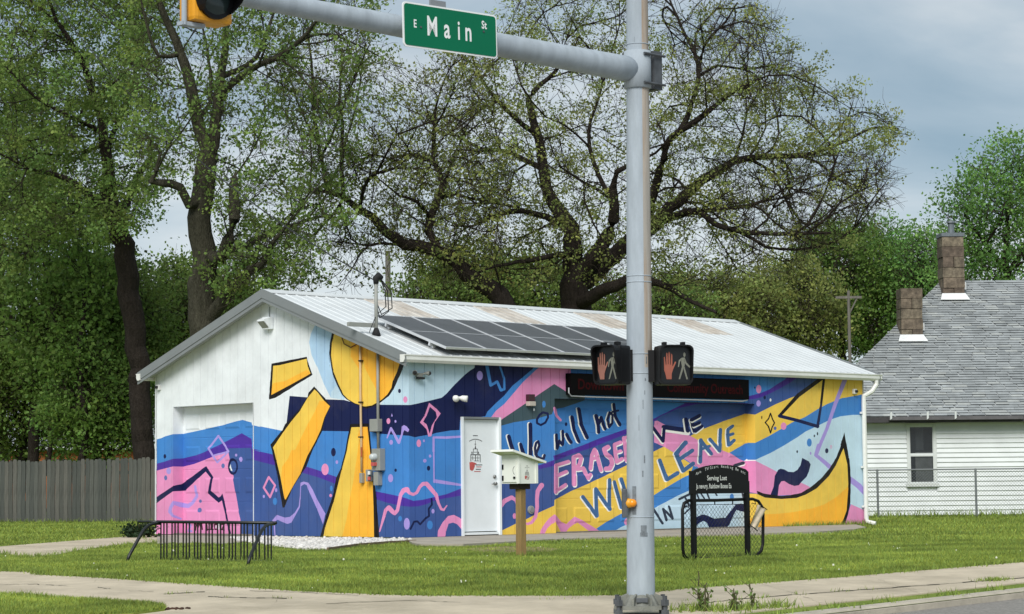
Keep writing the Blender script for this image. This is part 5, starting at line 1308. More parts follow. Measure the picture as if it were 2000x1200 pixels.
# far house behind the wooden fence
M_orb = mat('orange_brick', (176, 104, 62), rough=.9, var=.2, scale=12); M_grf = mat('far_roof', (150, 154, 158), rough=.9, var=.15, scale=3)
bhs = at_y(150, 895, 96); bhs[2] = 0
bh_ = thing('brick_house', bhs, 'low house with orange brick wall and grey roof beyond the wooden fence', 'house')
zb, zbr = at_y(150, 872, 96)[2], at_y(150, 800, 97.5)[2]
x0_, x1_ = at_y(-120, 890, 96)[0], at_y(300, 890, 96)[0]
MB().box(((x0_ + x1_) / 2, 98.5, zb / 2), ((x1_ - x0_) / 2, 2.5, zb / 2), None, M_orb).build('wall', parent=bh_)
mb = MB(); mb.add([(x0_ - .5, 95.6, zb), (x1_ + .5, 95.6, zb), (x1_ + .5, 98.5, zbr), (x0_ - .5, 98.5, zbr), (x0_ - .5, 101.4, zb), (x1_ + .5, 101.4, zb)], [(0, 1, 2, 3), (3, 2, 5, 4)], M_grf); mb.build('roof', parent=bh_)
MB().box(((x0_ + x1_) / 2, 95.6, zb - .06), ((x1_ - x0_) / 2 + .5, .04, .10), None, M_frm).build('fascia', parent=bh_)
for x in (40, 120, 200): MB().box((at_y(x, 880, 95.95)[0], 95.96, zb * .62), (.45, .04, .5), None, M_win).build('window', parent=bh_)
# utility poles far behind
M_up = mat('pole_wood', (112, 108, 102), rough=.95, var=.2, stretch=(6, 6, .5))
def upole(x, ytop, ybot, Y, w_, label, arm=True):
    b = at_y(x, 930, Y); b[2] = 0; zt3 = at_y(x, ytop, Y)[2]
    t = thing('utility_pole', b, label, 'utility pole', 'utility poles beyond the roof')
    MB().tube([b, b + Z * zt3], [w_, w_ * .75], 8, M_up).build('shaft', parent=t)
    if arm: MB().box(b + Z * (zt3 - .25), (.48, .045, .045), None, M_up).build('crossarm', parent=t); MB().tube([b + XW * .35 + Z * (zt3 - .2), b + Z * (zt3 - .9)], .03, 5, M_up).build('brace', parent=t)
    return b + Z * zt3
upole(1665, 568, 660, 84, .075, 'pale utility pole with crossarm among the trees right of the roof')
upole(760, 490, 590, 92, .14, 'thin dark utility pole seen between branches above the roof ridge', False)
# overhead cable to the mast
M_cab = mat('cable', (34, 34, 36), rough=.7)
e0 = top + A * .02; e1 = at_y(60, -60, 62)
cb = []
for i in range(25):
    t_ = i / 24; cb.append(e0 * (1 - t_) + e1 * t_ - Z * 1.1 * 4 * t_ * (1 - t_) * .8)
tag(MB().tube(cb, .012, 5, M_cab).build('overhead_cable'), 'thin dark cable running from the roof mast up through the left trees', 'cable')
def to_px(P):
    d = P - EYE; z = d @ FW
    return np.stack([1000 + F * (d @ RT) / z, 600 - F * (d @ UP) / z], 1)
# ---------------------------------------------------------------- trees: limbs as read off the photo, branches and twigs grown into the crown's outline
def bark(name, c, d): return mat(name, c, rough=.95, var=.25, scale=3, stretch=(5, 5, 1.2), bump=1.0, bscale=9, dirt=.6, dcol=lin(d), spec=.12, bdist=.07)
M_bark = bark('bark_brown', (78, 68, 58), (52, 46, 38)); M_bark2 = bark('bark_grey', (74, 72, 60), (46, 46, 36)); M_twig = bark('twig_brown', (88, 78, 68), (62, 54, 48)); M_bark3 = bark('bark_dark', (54, 48, 43), (38, 34, 30))
def leafm(name, c): return mat(name, c, rough=.55, var=.14, scale=.6, attr='tint', trans=.5, spec=.2)
M_lf_olive = leafm('leaf_olive', (142, 152, 86)); M_lf_dark = leafm('leaf_dark', (114, 144, 70)); M_lf_mid = leafm('leaf_mid', (122, 146, 76)); M_lf_bright = leafm('leaf_bright', (120, 160, 86)); M_lf_bronze = leafm('leaf_bronze', (132, 126, 80))
def sample_poly(poly, n, rng):
    q = np.array(poly, float); lo, hi = q.min(0), q.max(0); out = np.zeros((0, 2))
    while len(out) < n:
        c = rng.uniform(lo, hi, (n * 3, 2)); out = np.vstack([out, c[inpoly(c, poly)]])
    return out[:n]
class Tree:
    def __init__(s, D, seed): s.D = D; s.p = []; s.par = []; s.d = []; s.w = []; s.new = []; s.lim = []; s.rng = np.random.default_rng(seed)
    def node(s, p, par, w=0.0, new=False, limb=False):
        s.p.append(np.asarray(p, float)); s.par.append(par); s.w.append(w); s.new.append(new); s.lim.append(limb)
        d = s.p[-1] - s.p[par] if par >= 0 else np.array([0, 0, 1.0]); n = np.linalg.norm(d); s.d.append(d / n if n > 1e-9 else np.array([0, 0, 1.0]))
        return len(s.p) - 1
    def limb(s, pts):                               # [(px, py, width in photo px, depth offset)]
        P = [at_y(x, y, s.D + dy) for x, y, w, dy in pts]; Wd = [w / F * (s.D + dy) / 2 for x, y, w, dy in pts]
        if s.p:
            q = np.array(s.p); i0 = int(np.argmin(((q - P[0]) ** 2).sum(1))); cur = i0; P = [s.p[i0]] + P[(1 if np.linalg.norm(s.p[i0] - P[0]) < .35 else 0):]; Wd = [min(Wd[0], s.w[i0] if s.w[i0] else Wd[0])] + Wd[len(Wd) - len(P) + 1:]; first = True
        else:
            cur = s.node(P[0], -1, Wd[0], False, True); first = False
        n = len(P)
        for i in range(n - 1):
            p0, p1, p2, p3 = P[max(i - 1, 0)], P[i], P[i + 1], P[min(i + 2, n - 1)]
            L_ = np.linalg.norm(p2 - p1); k = max(1, int(L_ / .28))
            for j in range(1, k + 1):
                t = j / k
                q = .5 * ((2 * p1) + (-p0 + p2) * t + (2 * p0 - 5 * p1 + 4 * p2 - p3) * t * t + (-p0 + 3 * p1 - 3 * p2 + p3) * t ** 3)
                w = Wd[i] * (1 - t) + Wd[i + 1] * t
                q = q + s.rng.normal(0, min(.03, w * .22), 3)
                cur = s.node(q, cur, w, first, True); first = False
    def grow(s, targets, seg=.35, jit=.05, up=.15, skip=0, lin_=.5, rebuild=3, maxd=99):
        n = len(targets); order = s.rng.permutation(n); chunks = np.array_split(order, rebuild)
        for ch in chunks:
            m = len(s.p); kd = kdtree.KDTree(m)
            for i in range(skip, m): kd.insert(s.p[i], i)
            kd.balance()
            for ti in ch:
                T = targets[ti]; best = None
                for co, i, dist in kd.find_n(T, 10):
                    v = (T - s.p[i]) / (dist + 1e-6); cost = dist * (1.7 - float(v @ s.d[i])) + (0.0 if s.w[i] < .2 else .25)
                    if best is None or cost < best[0]: best = (cost, i, dist)
                if best is None: continue
                _, i, dist = best
                if dist < .12: continue
                if dist > maxd: T = s.p[i] + (T - s.p[i]) * (maxd / dist); dist = maxd
                p0 = s.p[i]; v = (T - p0) / dist
                c1 = p0 + (s.d[i] * lin_ + v * (1 - lin_)) * dist * .4 + s.rng.normal(0, jit * dist, 3)
                c2 = T - (v * .7 + np.array([0, 0, up])) * dist * .35 + s.rng.normal(0, jit * dist, 3)
                k = max(2, int(dist / seg)); cur = i
                for j in range(1, k + 1):
                    t = j / k; q = p0 * (1 - t) ** 3 + 3 * c1 * t * (1 - t) ** 2 + 3 * c2 * t * t * (1 - t) + T * t ** 3
                    if j < k: q = q + s.rng.normal(0, jit * seg * .9, 3)
                    cur = s.node(q, cur, 0.0, j == 1)
    def radii(s, rt, ex=2.3):
        n = len(s.p); a = np.zeros(n); ch = np.zeros(n, int)
        for i in range(n):
            if s.par[i] >= 0: ch[s.par[i]] += 1
        a[ch == 0] = rt ** ex
        for i in range(n - 1, 0, -1): a[s.par[i]] += a[i] * 1.0005
        r = a ** (1 / ex)
        for i in range(n):
            if s.lim[i]: r[i] = s.w[i]
            elif s.par[i] >= 0: r[i] = min(r[i], r[s.par[i]] * .92)
        s.r = np.maximum(r, rt)
        return s.r
    def wood(s, m, parent, name='trunk'):
        P = np.array(s.p, np.float32); par = np.array(s.par); r = s.r; new = np.array(s.new); n = len(P)
        d = np.array(s.d)
        # tangent at a node: average of in and out along its own chain
        tan = d.copy()
        for i in range(1, n):
            if not new[i] and par[i] >= 0: tan[par[i]] += d[i]
        tan /= np.linalg.norm(tan, axis=1, keepdims=True) + 1e-9
        V, Fq = [], []; off = 0
        idx = np.where(par >= 0)[0]
        for lo, hi, k in ((.10, 9, 12), (.03, .10, 7), (.012, .03, 5), (0, .012, 3)):
            w = idx[(r[idx] >= lo) & (r[idx] < hi)]
            if not len(w): continue
            p = par[w]
            r0 = np.where(new[w], np.minimum(r[p], r[w] * 1.25), r[p]); r0 = np.minimum(r0, np.maximum(r[w] * 1.6, r[w] + .02)); t0 = np.where(new[w][:, None], d[w], tan[p]); t1 = tan[w]
            ring = []
            for pos, t, rad in ((P[p], t0, r0), (P[w], t1, r[w])):
                ref = np.where(np.abs(t[:, 2:3]) < .9, np.array([[0, 0, 1.]]), np.array([[1., 0, 0]]))
                x = np.cross(t, ref); x /= np.linalg.norm(x, axis=1, keepdims=True) + 1e-9; y = np.cross(t, x)
                an = 2 * math.pi * np.arange(k) / k
                ring.append(pos[:, None] + (x[:, None] * np.cos(an)[None, :, None] + y[:, None] * np.sin(an)[None, :, None]) * np.asarray(rad)[:, None, None])
            m_ = len(w); vv = np.concatenate(ring, 1).reshape(-1, 3)
            b = off + np.arange(m_)[:, None] * 2 * k; j = np.arange(k)[None]
            f = np.stack([b + j, b + (j + 1) % k, b + k + (j + 1) % k, b + k + j], -1).reshape(-1, 4)
            V.append(vv); Fq.append(f); off += len(vv)
        return np_mesh(name, np.vstack(V), np.vstack(Fq), m, parent, smooth=True)
    def twiglets(s, n, len_=(.25, .7), rmax=.03, droop=0.0, r=.006):
        """short end twigs, returned as leaf anchor points plus a mesh"""
        P = np.array(s.p); d = np.array(s.d); c = np.where((s.r < rmax) & ~np.array(s.lim))[0]
        if not len(c): c = np.where(s.r < rmax * 4)[0]
        i = s.rng.choice(c, n); p0 = P[i]
        v = d[i] * .7 + s.rng.normal(0, .55, (n, 3)) + np.array([0, 0, .25 - droop]); v /= np.linalg.norm(v, axis=1, keepdims=True)
        L_ = s.rng.uniform(*len_, n)[:, None]
        p1 = p0 + v * L_ * .5 + s.rng.normal(0, .03, (n, 3)); v2 = v + s.rng.normal(0, .35, (n, 3)) - np.array([0, 0, droop]); v2 /= np.linalg.norm(v2, axis=1, keepdims=True)
        p2 = p1 + v2 * L_ * .5
        V, Fq = [], []; off = 0; k = 3
        for a, b, ra, rb in ((p0, p1, r, r * .8), (p1, p2, r * .8, r * .45)):
            t = b - a; t /= np.linalg.norm(t, axis=1, keepdims=True) + 1e-9
            x = np.cross(t, np.array([.31, .22, .92])); x /= np.linalg.norm(x, axis=1, keepdims=True) + 1e-9; y = np.cross(t, x); an = 2 * math.pi * np.arange(k) / k
            o_ = x[:, None] * np.cos(an)[None, :, None] + y[:, None] * np.sin(an)[None, :, None]
            vv = np.concatenate([a[:, None] + o_ * ra, b[:, None] + o_ * rb], 1).reshape(-1, 3)
            bb = off + np.arange(n)[:, None] * 2 * k; j = np.arange(k)[None]
            Fq.append(np.stack([bb + j, bb + (j + 1) % k, bb + k + (j + 1) % k, bb + k + j], -1).reshape(-1, 4)); V.append(vv); off += len(vv)
        return (p1, p2), np.vstack(V), np.vstack(Fq)
def leaf_quads(C_, size, rng, flat=.5):
    n = len(C_); t = rng.normal(0, 1, (n, 3)); t /= np.linalg.norm(t, axis=1, keepdims=True)
    q = rng.normal(0, 1, (n, 3)); q[:, 2] += flat; x = np.cross(t, q); x /= np.linalg.norm(x, axis=1, keepdims=True) + 1e-9
    L_ = (size * rng.uniform(.6, 1.3, n))[:, None]; w = L_ * rng.uniform(.28, .42, n)[:, None]
    m_ = C_ + t * L_ * .12
    V = np.stack([C_ - t * L_ * .5, m_ + x * w, C_ + t * L_ * .5, m_ - x * w], 1).reshape(-1, 3)
    return V, np.arange(4 * n).reshape(-1, 4)
def tints(n, rng, var=.2, warm=.05):
    b = np.clip(rng.normal(1, var, n), .45, 1.7); w = rng.normal(0, warm, n)
    return np.stack([b * (1 + w), b, b * (1 - w * .5)], 1)
def crown(name, C_, size, m, parent, rng, var=.2, warm=.05):
    V, f = leaf_quads(C_, size, rng); return np_mesh(name, V, f, m, parent, col=np.repeat(tints(len(C_), rng, var, warm), 4, 0))
def envelope(T, poly, n, dr, edge=True):
    q = sample_poly(poly, n, T.rng); cx, cy = np.mean(np.array(poly), 0); ext = np.abs(np.array(poly) - [cx, cy]).max(0)
    k = np.sqrt(np.clip(1 - (((q - [cx, cy]) / ext) ** 2).sum(1) * .7, .08, 1)); dy = T.rng.uniform(-1, 1, n) * dr * k
    return [at_y(x, y, T.D + a) for (x, y), a in zip(q, dy)]
def tree(label, D, limbs, env, n1, n2, n3, dr, tw, leaves, lsize, lmat, bmat, seed, rt=.007, group=None, spread=.12, droop=0.0, twl=(.25, .7), name='tree', rootz=0.0, jit=.07, lfrac=1.0, var=.2, lwarm=.05, clump=None, bare=(), extra=()):
    T = Tree(D, seed)
    for l in limbs: T.limb(l)
    trunk_n = sum(1 for i in range(len(T.p)) if T.p[i][2] < 1.8)
    base = T.p[0].copy(); base[2] = gz(base[1])
    t = thing(name, base, label, 'tree', group)
    T.grow(envelope(T, env, n1, dr), .5, jit, .2, min(trunk_n, len(T.p) - 1), .6, 2)
    if n2: T.grow(envelope(T, env, n2, dr), .4, jit, .1, min(trunk_n, len(T.p) - 1), .55, 3, 3.2)
    if n3: T.grow(envelope(T, env, n3, dr), .3, jit * 1.2, .0 - droop, min(trunk_n, len(T.p) - 1), .5, 3, 1.8)
    for poly, n_ in extra: T.grow(envelope(T, poly, n_, dr), .3, jit * 1.3, -.3, min(trunk_n, len(T.p) - 1), .4, 3, 2.2)
    T.radii(rt)
    T.wood(bmat, t, 'trunk')
    (p1, p2), V, f = T.twiglets(tw, twl, .035, droop, rt * .85)
    stuff(np_mesh('twigs', V, f, M_twig, t))
    rng = T.rng
    sel = rng.random(len(p2)) < lfrac
    qx = to_px(p2)
    for poly, keep_ in bare: sel &= ~inpoly(qx, poly) | (rng.random(len(p2)) < keep_)
    q = p2[sel]; q1 = p1[sel]
    if clump is not None: q = np.vstack([q, np.array(clump)])
    k = max(1, int(leaves / max(1, len(q))))
    big = rng.gamma(2.0, .5, len(q)); cnt = np.maximum(1, (k * big)).astype(int)
    idx = np.repeat(np.arange(len(q)), cnt)
    C_ = q[idx] + rng.normal(0, spread, (len(idx), 3)) * (.6 + .5 * np.sqrt(big))[idx][:, None] * np.array([1, 1, .75])
    ct = tints(len(q), rng, .24, .06)[idx] * tints(len(idx), rng, var * .6, lwarm * .6)
    V, f = leaf_quads(C_, lsize, rng); o = np_mesh('crown', V, f, lmat, t, col=np.repeat(ct, 4, 0))
    return t, T
# the great spreading tree behind the roof
T1 = [[(1124, 700, 70, 0), (1124, 600, 60, 0), (1123, 560, 55, 0), (1120, 517, 40, 0), (1117, 465, 36, 0), (1107, 434, 32, .3), (1090, 413, 28, .5), (1072, 380, 25, .8), (1062, 330, 21, 1), (1050, 270, 18, 1.2), (1039, 222, 15, 1.4), (1033, 196, 13, 1.5), (1055, 165, 10, 1.8), (1086, 140, 8, 2), (1100, 95, 5, 2.2), (1120, 40, 3, 2.5)],
      [(1107, 434, 16, 0), (1050, 418, 13, -.5), (1003, 413, 11, -1), (960, 425, 8, -1.4), (921, 442, 5, -1.8), (880, 440, 3, -2)],
      [(1124, 560, 36, 0), (1148, 517, 32, -.3), (1170, 485, 29, -.6), (1189, 455, 26, -.8), (1203, 405, 20, -1), (1196, 365, 16, -1.2), (1205, 335, 12, -1.4), (1235, 318, 8, -1.6), (1280, 300, 5, -2)],
      [(1124, 575, 42, 0), (1150, 545, 38, .2), (1185, 512, 34, .4), (1220, 482, 31, .6), (1255, 455, 29, .6), (1282, 434, 27, .6), (1310, 408, 25, .7), (1340, 380, 22, .9), (1375, 351, 19, 1.1), (1405, 330, 17, 1.2), (1437, 315, 15, 1.4), (1490, 306, 13, 1.6), (1541, 305, 11, 1.8), (1590, 300, 9, 2), (1640, 282, 7, 2.2), (1706, 250, 5, 2.5), (1755, 252, 3, 2.7)],
      [(1255, 455, 20, 0), (1275, 380, 18, -.8), (1290, 330, 16, -1.2), (1313, 272, 14, -1.5), (1365, 233, 12, -2), (1406, 198, 9, -2.4), (1448, 170, 7, -2.7), (1500, 148, 4, -3)],
      [(1330, 250, 12, -1.7), (1350, 207, 11, -1.4), (1364, 150, 9, -1.2), (1356, 105, 8, -1), (1330, 52, 6, -.8), (1308, 0, 4, -.5)],
      [(1360, 160, 8, -1.2), (1375, 90, 6, -1.4), (1420, 40, 4, -1.6), (1440, 5, 3, -1.8)],
      [(1300, 420, 18, .5), (1340, 414, 16, -.6), (1365, 413, 14, -1), (1396, 438, 12, -1.6), (1468, 455, 10, -2), (1545, 458, 7, -2.4), (1624, 455, 4, -2.8)],
      [(1130, 590, 30, 0), (1170, 570, 26, -1), (1225, 550, 22, -1.6), (1290, 556, 14, -2), (1350, 590, 8, -2.5), (1400, 610, 5, -3)],
      [(1050, 270, 12, 1.2), (990, 215, 9, .5), (950, 170, 7, 0), (925, 120, 5, -.5), (910, 60, 3, -1)],
      [(1060, 330, 13, 1), (1000, 300, 10, 1.5), (940, 290, 7, 2), (880, 260, 4, 2.4)],
      [(1117, 480, 14, 0), (1080, 500, 11, -1.2), (1030, 510, 9, -1.8), (970, 520, 6, -2.4), (900, 545, 3, -3)],
      [(1200, 385, 10, -1), (1160, 320, 9, -1), (1150, 260, 7, -1), (1170, 190, 5, -1), (1190, 120, 4, -1), (1210, 50, 2.5, -1)]]
E1 = [(790, 540), (770, 430), (800, 300), (850, 200), (910, 110), (985, 20), (1020, -50), (1150, -80), (1300, -70), (1440, -30), (1520, 40), (1560, 110), (1600, 165), (1660, 190), (1740, 205), (1772, 255), (1752, 330), (1745, 400), (1690, 440), (1640, 500), (1520, 545), (1380, 575), (1250, 560), (1100, 560), (950, 575)]
tree('great spreading tree with sparse young leaves and bare dark twigs right behind the building roof', 60, T1, E1, 100, 560, 1700, 4.2, 9000, 60000, .078, M_lf_olive, M_bark3, 21, rt=.0068, droop=.12, lfrac=.36, extra=(([(1380, 300), (1560, 290), (1720, 300), (1750, 400), (1690, 450), (1560, 500), (1420, 480)], 700), ([(1300, 60), (1480, 30), (1600, 160), (1480, 230), (1350, 200)], 350)), spread=.11, bare=(([(1420, 300), (1800, 300), (1800, 520), (1400, 560)], .3), ([(1280, -60), (1560, -60), (1600, 160), (1300, 160)], .35)))
# tall double-stemmed tree left of the gable
T2 = [[(392, 960, 66, 0), (396, 800, 62, 0), (396, 700, 58, 0), (394, 620, 54, 0), (392, 560, 52, 0), (397, 490, 48, 0), (394, 430, 46, 0), (400, 365, 44, 0), (404, 325, 42, 0), (400, 295, 27, 0), (388, 255, 26, 0), (382, 205, 25, -.1), (366, 150, 22, -.2), (352, 105, 19, -.3), (333, 55, 16, -.4), (310, 0, 13, -.5), (295, -60, 9, -.6)],
      [(406, 322, 28, 0), (417, 285, 24, .2), (423, 235, 22, .3), (425, 190, 21, .4), (431, 150, 18, .5), (440, 105, 15, .6), (441, 50, 12, .7), (446, -20, 9, .8), (440, -80, 5, .9)],
      [(428, 182, 16, .3), (450, 165, 15, 0), (482, 140, 14, -.3), (505, 127, 12, -.6), (545, 112, 11, -1), (585, 80, 9, -1.4), (612, 50, 7, -1.8), (630, 25, 4, -2)],
      [(430, 155, 12, .4), (465, 138, 11, .8), (500, 112, 9, 1.2), (520, 66, 7, 1.6), (540, 10, 4, 2)],
      [(500, 128, 9, -.6), (560, 100, 7, .2), (620, 66, 6, .8), (680, 80, 4, 1.2), (740, 110, 3, 1.6)],
      [(392, 400, 22, 0), (372, 398, 20, -.4), (350, 366, 18, -.6), (335, 358, 17, -.7), (318, 362, 16, -.8), (296, 356, 14, -.9), (305, 335, 9, -1), (314, 300, 6, -1)],
      [(408, 520, 28, 0), (438, 500, 25, -.8), (450, 470, 24, -1.1), (456, 430, 23, -1.2), (455, 395, 22, -1.2), (457, 362, 18, -1.2), (459, 345, 11, -1.2), (460, 336, 4, -1.2)],
      [(410, 510, 18, 0), (455, 490, 15, .6), (500, 470, 12, 1), (560, 445, 9, 1.4), (620, 425, 6, 1.8), (670, 415, 3, 2)],
      [(400, 640, 34, 0), (432, 590, 26, -.4), (470, 545, 20, -.8), (510, 515, 15, -1.2), (530, 480, 10, -1.6), (560, 440, 5, -2)],
      [(352, 105, 10, -.3), (310, 110, 8, -.8), (290, 60, 6, -1), (275, 0, 4, -1.2)], [(386, 240, 10, 0), (410, 200, 8, .4), (408, 120, 6, .8), (395, 50, 4, 1)]]
E2 = [(250, -80), (660, -80), (720, 40), (700, 180), (690, 330), (640, 420), (560, 480), (500, 560), (440, 600), (430, 420), (360, 330), (270, 330), (240, 180)]
tree('tall forked tree with two thick stems and a snapped stub left of the gable', 53, T2, E2, 60, 320, 760, 3.0, 3600, 26000, .092, M_lf_mid, M_bark2, 22, rt=.0058, lfrac=.26, spread=.13, extra=(([(430, 480), (560, 430), (650, 425), (610, 510), (530, 580), (440, 600)], 260),))
# leaning trunk at the far left with a dense crown
T3 = [[(283, 960, 44, 0), (276, 800, 42, 0), (272, 720, 42, 0), (262, 640, 42, 0), (255, 590, 44, 0), (244, 500, 42, 0), (232, 440, 38, 0), (216, 400, 34, 0), (210, 340, 26, 0), (208, 300, 22, 0), (196, 230, 18, -.3), (172, 150, 14, -.6), (145, 95, 11, -1), (110, 40, 8, -1.4), (90, -20, 5, -1.8)],
      [(228, 425, 22, 0), (245, 395, 17, .5), (265, 350, 14, .8), (285, 320, 11, 1.2), (300, 300, 7, 1.5)], [(240, 470, 20, 0), (190, 400, 15, -1), (130, 350, 11, -1.6), (60, 330, 7, -2), (0, 300, 4, -2.4)],
      [(208, 300, 12, 0), (230, 240, 10, .8), (260, 160, 8, 1.4), (275, 90, 6, 1.8), (290, 0, 4, 2.2)], [(200, 250, 10, 0), (140, 230, 8, -1.5), (70, 190, 6, -2.4), (0, 120, 4, -3)]]
E3 = [(-60, -80), (300, -80), (320, 60), (300, 200), (320, 330), (300, 420), (200, 470), (60, 480), (-60, 440)]
tree('leaning dark trunk carrying a dense green crown at the left of the picture', 66, T3, E3, 70, 380, 800, 4.5, 4400, 52000, .105, M_lf_mid, M_bark3, 23, rt=.0062, spread=.16, lfrac=.30)
# the low leaning tree, its limbs reaching left above the ridge
T6 = [[(1010, 660, 44, 0), (975, 580, 40, 0), (935, 550, 34, 0), (895, 515, 30, 0), (860, 492, 27, 0), (825, 480, 24, 0), (785, 476, 22, 0), (755, 455, 19, -.2), (725, 430, 17, -.3), (700, 408, 15, -.4), (672, 384, 12, -.5), (640, 374, 9, -.6), (610, 370, 5, -.7)],
      [(845, 486, 18, 0), (838, 455, 17, .3), (840, 425, 16, .4), (858, 390, 15, .5), (866, 365, 13, .6), (858, 335, 11, .7), (845, 315, 10, .8), (848, 265, 8, 1), (850, 215, 5, 1.2), (870, 150, 3, 1.4)],
      [(842, 420, 8, .4), (815, 395, 7, -.3), (780, 382, 5, -.8), (740, 350, 3, -1.2)], [(690, 400, 8, -.4), (720, 350, 7, -1), (770, 330, 5, -1.5), (800, 328, 3, -1.8)], [(780, 476, 7, 0), (720, 480, 5, -.6), (690, 520, 3, -1), (660, 560, 1, -1.4)],
      [(640, 374, 9, -.6), (632, 330, 9, -.4), (622, 280, 8, 0), (612, 200, 7, .2), (608, 120, 5, .3), (600, 40, 3, .4)], [(628, 310, 6, -.2), (655, 250, 5, -.5), (690, 160, 4, -.8), (720, 90, 2.5, -1)], [(622, 285, 5, 0), (590, 220, 4, .6), (565, 150, 3, 1)],
      [(672, 384, 9, -.5), (667, 335, 8, -.3), (668, 250, 7, 0), (664, 180, 5, 0), (668, 90, 3, 0)], [(668, 300, 5, -.2), (690, 230, 4, .5), (705, 150, 3, .8)],
      [(862, 380, 9, .5), (890, 380, 7, 1), (930, 390, 5, 1.5), (960, 380, 3, 2)], [(672, 384, 7, -.5), (650, 420, 5, -.2), (600, 470, 3, 0), (540, 530, 1, .3)]]
E5 = [(540, 0), (620, -60), (760, 20), (800, 150), (760, 320), (680, 390), (590, 360), (540, 260)]
E6 = [(610, 340), (700, 280), (790, 220), (830, 100), (930, 90), (990, 200), (1000, 330), (1000, 470), (960, 560), (880, 560), (800, 470), (700, 500), (620, 460)]
tree('low leaning tree whose crooked limb reaches left just above the roof ridge', 57, T6, E6, 34, 180, 460, 2.6, 4200, 18000, .085, M_lf_olive, M_bark3, 26, rt=.0068, lfrac=.3, spread=.11, extra=((E5, 270), ([(560, 440), (700, 420), (790, 470), (760, 520), (680, 570), (560, 575)], 70)))
# broken dark trunk and slim stems low on the left
# fuller trees that close the background
def filltree(label, xc, ybase, ytop, wpx, D, lm, bm_, seed, leaves, lsize=.2, n2=170, dr=None, group='background trees', tw=1300, shape=None, spread=.22):
    yb = ybase; h = yb - ytop
    env = shape or [(xc - wpx * .30, yb - h * .10), (xc - wpx * .50, yb - h * .35), (xc - wpx * .46, yb - h * .65), (xc - wpx * .25, yb - h * .92), (xc + wpx * .05, ytop), (xc + wpx * .30, yb - h * .90), (xc + wpx * .50, yb - h * .60), (xc + wpx * .48, yb - h * .30), (xc + wpx * .25, yb - h * .08)]
    gy = 600 + F * math.tan(PITCH) + CAMH / D * F - (xc - 1000) * .0101
    rng = np.random.default_rng(seed)
    trunk = [(xc, gy, wpx * .075, 0), (xc + rng.uniform(-10, 10), yb - h * .2, wpx * .06, 0), (xc + rng.uniform(-16, 16), yb - h * .5, wpx * .04, 0), (xc + rng.uniform(-20, 20), yb - h * .85, wpx * .012, 0)]
    lb = [trunk]
    for a in (-1, 1): lb.append([(xc, yb - h * .3, wpx * .035, 0), (xc + a * wpx * .18, yb - h * .5, wpx * .022, a * .8), (xc + a * wpx * .33, yb - h * .68, wpx * .008, a * 1.2)])
    return tree(label, D, lb, env, 40, n2, 260, dr or wpx / F * D * .4, tw, leaves, lsize, lm, bm_, seed, rt=.011, group=group, spread=spread, lfrac=.55, twl=(.4, 1.0), var=.22)
BG = [
 ('dense green tree filling the left edge above the wooden fence', 60, 840, 330, 330, 74, M_lf_mid, 31, 30000, .22),
 ('dark leafy tree between the leaning trunk and the forked tree', 330, 770, 520, 230, 78, M_lf_mid, 32, 15000, .22),
 ('round bright green tree just left of the gable eave', 190, 790, 520, 250, 72, M_lf_mid, 33, 22000, .2),
 ('tall dark tree in the top left corner', 10, 500, 90, 260, 80, M_lf_mid, 34, 9000, .16),
 ('dark rounded tree behind the middle of the roof', 900, 665, 520, 250, 84, M_lf_mid, 37, 15000, .22),
 ('olive tree under the great tree by its trunk', 1040, 660, 515, 220, 86, M_lf_mid, 38, 12000, .22),
 ('green tree seen behind the signal pole above the roof', 1260, 690, 555, 250, 86, M_lf_mid, 39, 9000, .16),
 ('yellowish green tree right of the signal pole above the roof', 1400, 690, 540, 250, 90, M_lf_olive, 40, 11000, .16),
 ('dark olive green tree under the drooping twigs', 1530, 700, 520, 230, 92, M_lf_olive, 41, 12000, .22),
 ('dark tree behind the utility pole', 1640, 710, 450, 220, 95, M_lf_dark, 42, 20000, .22),
 ('round topped tree left of the short chimney', 1720, 720, 440, 150, 97, M_lf_bright, 43, 13000, .22),
 ('small tree between the two chimneys', 1810, 640, 460, 110, 94, M_lf_bright, 44, 9000, .2),
 ('bright green tree rising behind the tall chimney', 1965, 640, 290, 270, 82, M_lf_bright, 45, 19000, .2),
 ('dark evergreen shrub tree behind the wooden fence by the wall', 200, 900, 690, 190, 70, M_lf_dark, 46, 16000, .2),
 ('dark bushy tree behind the left part of the wooden fence', 40, 900, 640, 260, 76, M_lf_mid, 47, 20000, .22),
 ('leafy tree behind the forked trunk low down', 430, 700, 560, 200, 76, M_lf_mid, 48, 9000, .2)]
for lab, xc, yb, yt, w_, D, lm, sd, nl, ls_ in BG:
    filltree(lab, xc, yb, yt, w_, D, lm, M_bark3, sd, int(nl * 1.15), ls_ * (.62 if ls_ > .17 else .9))
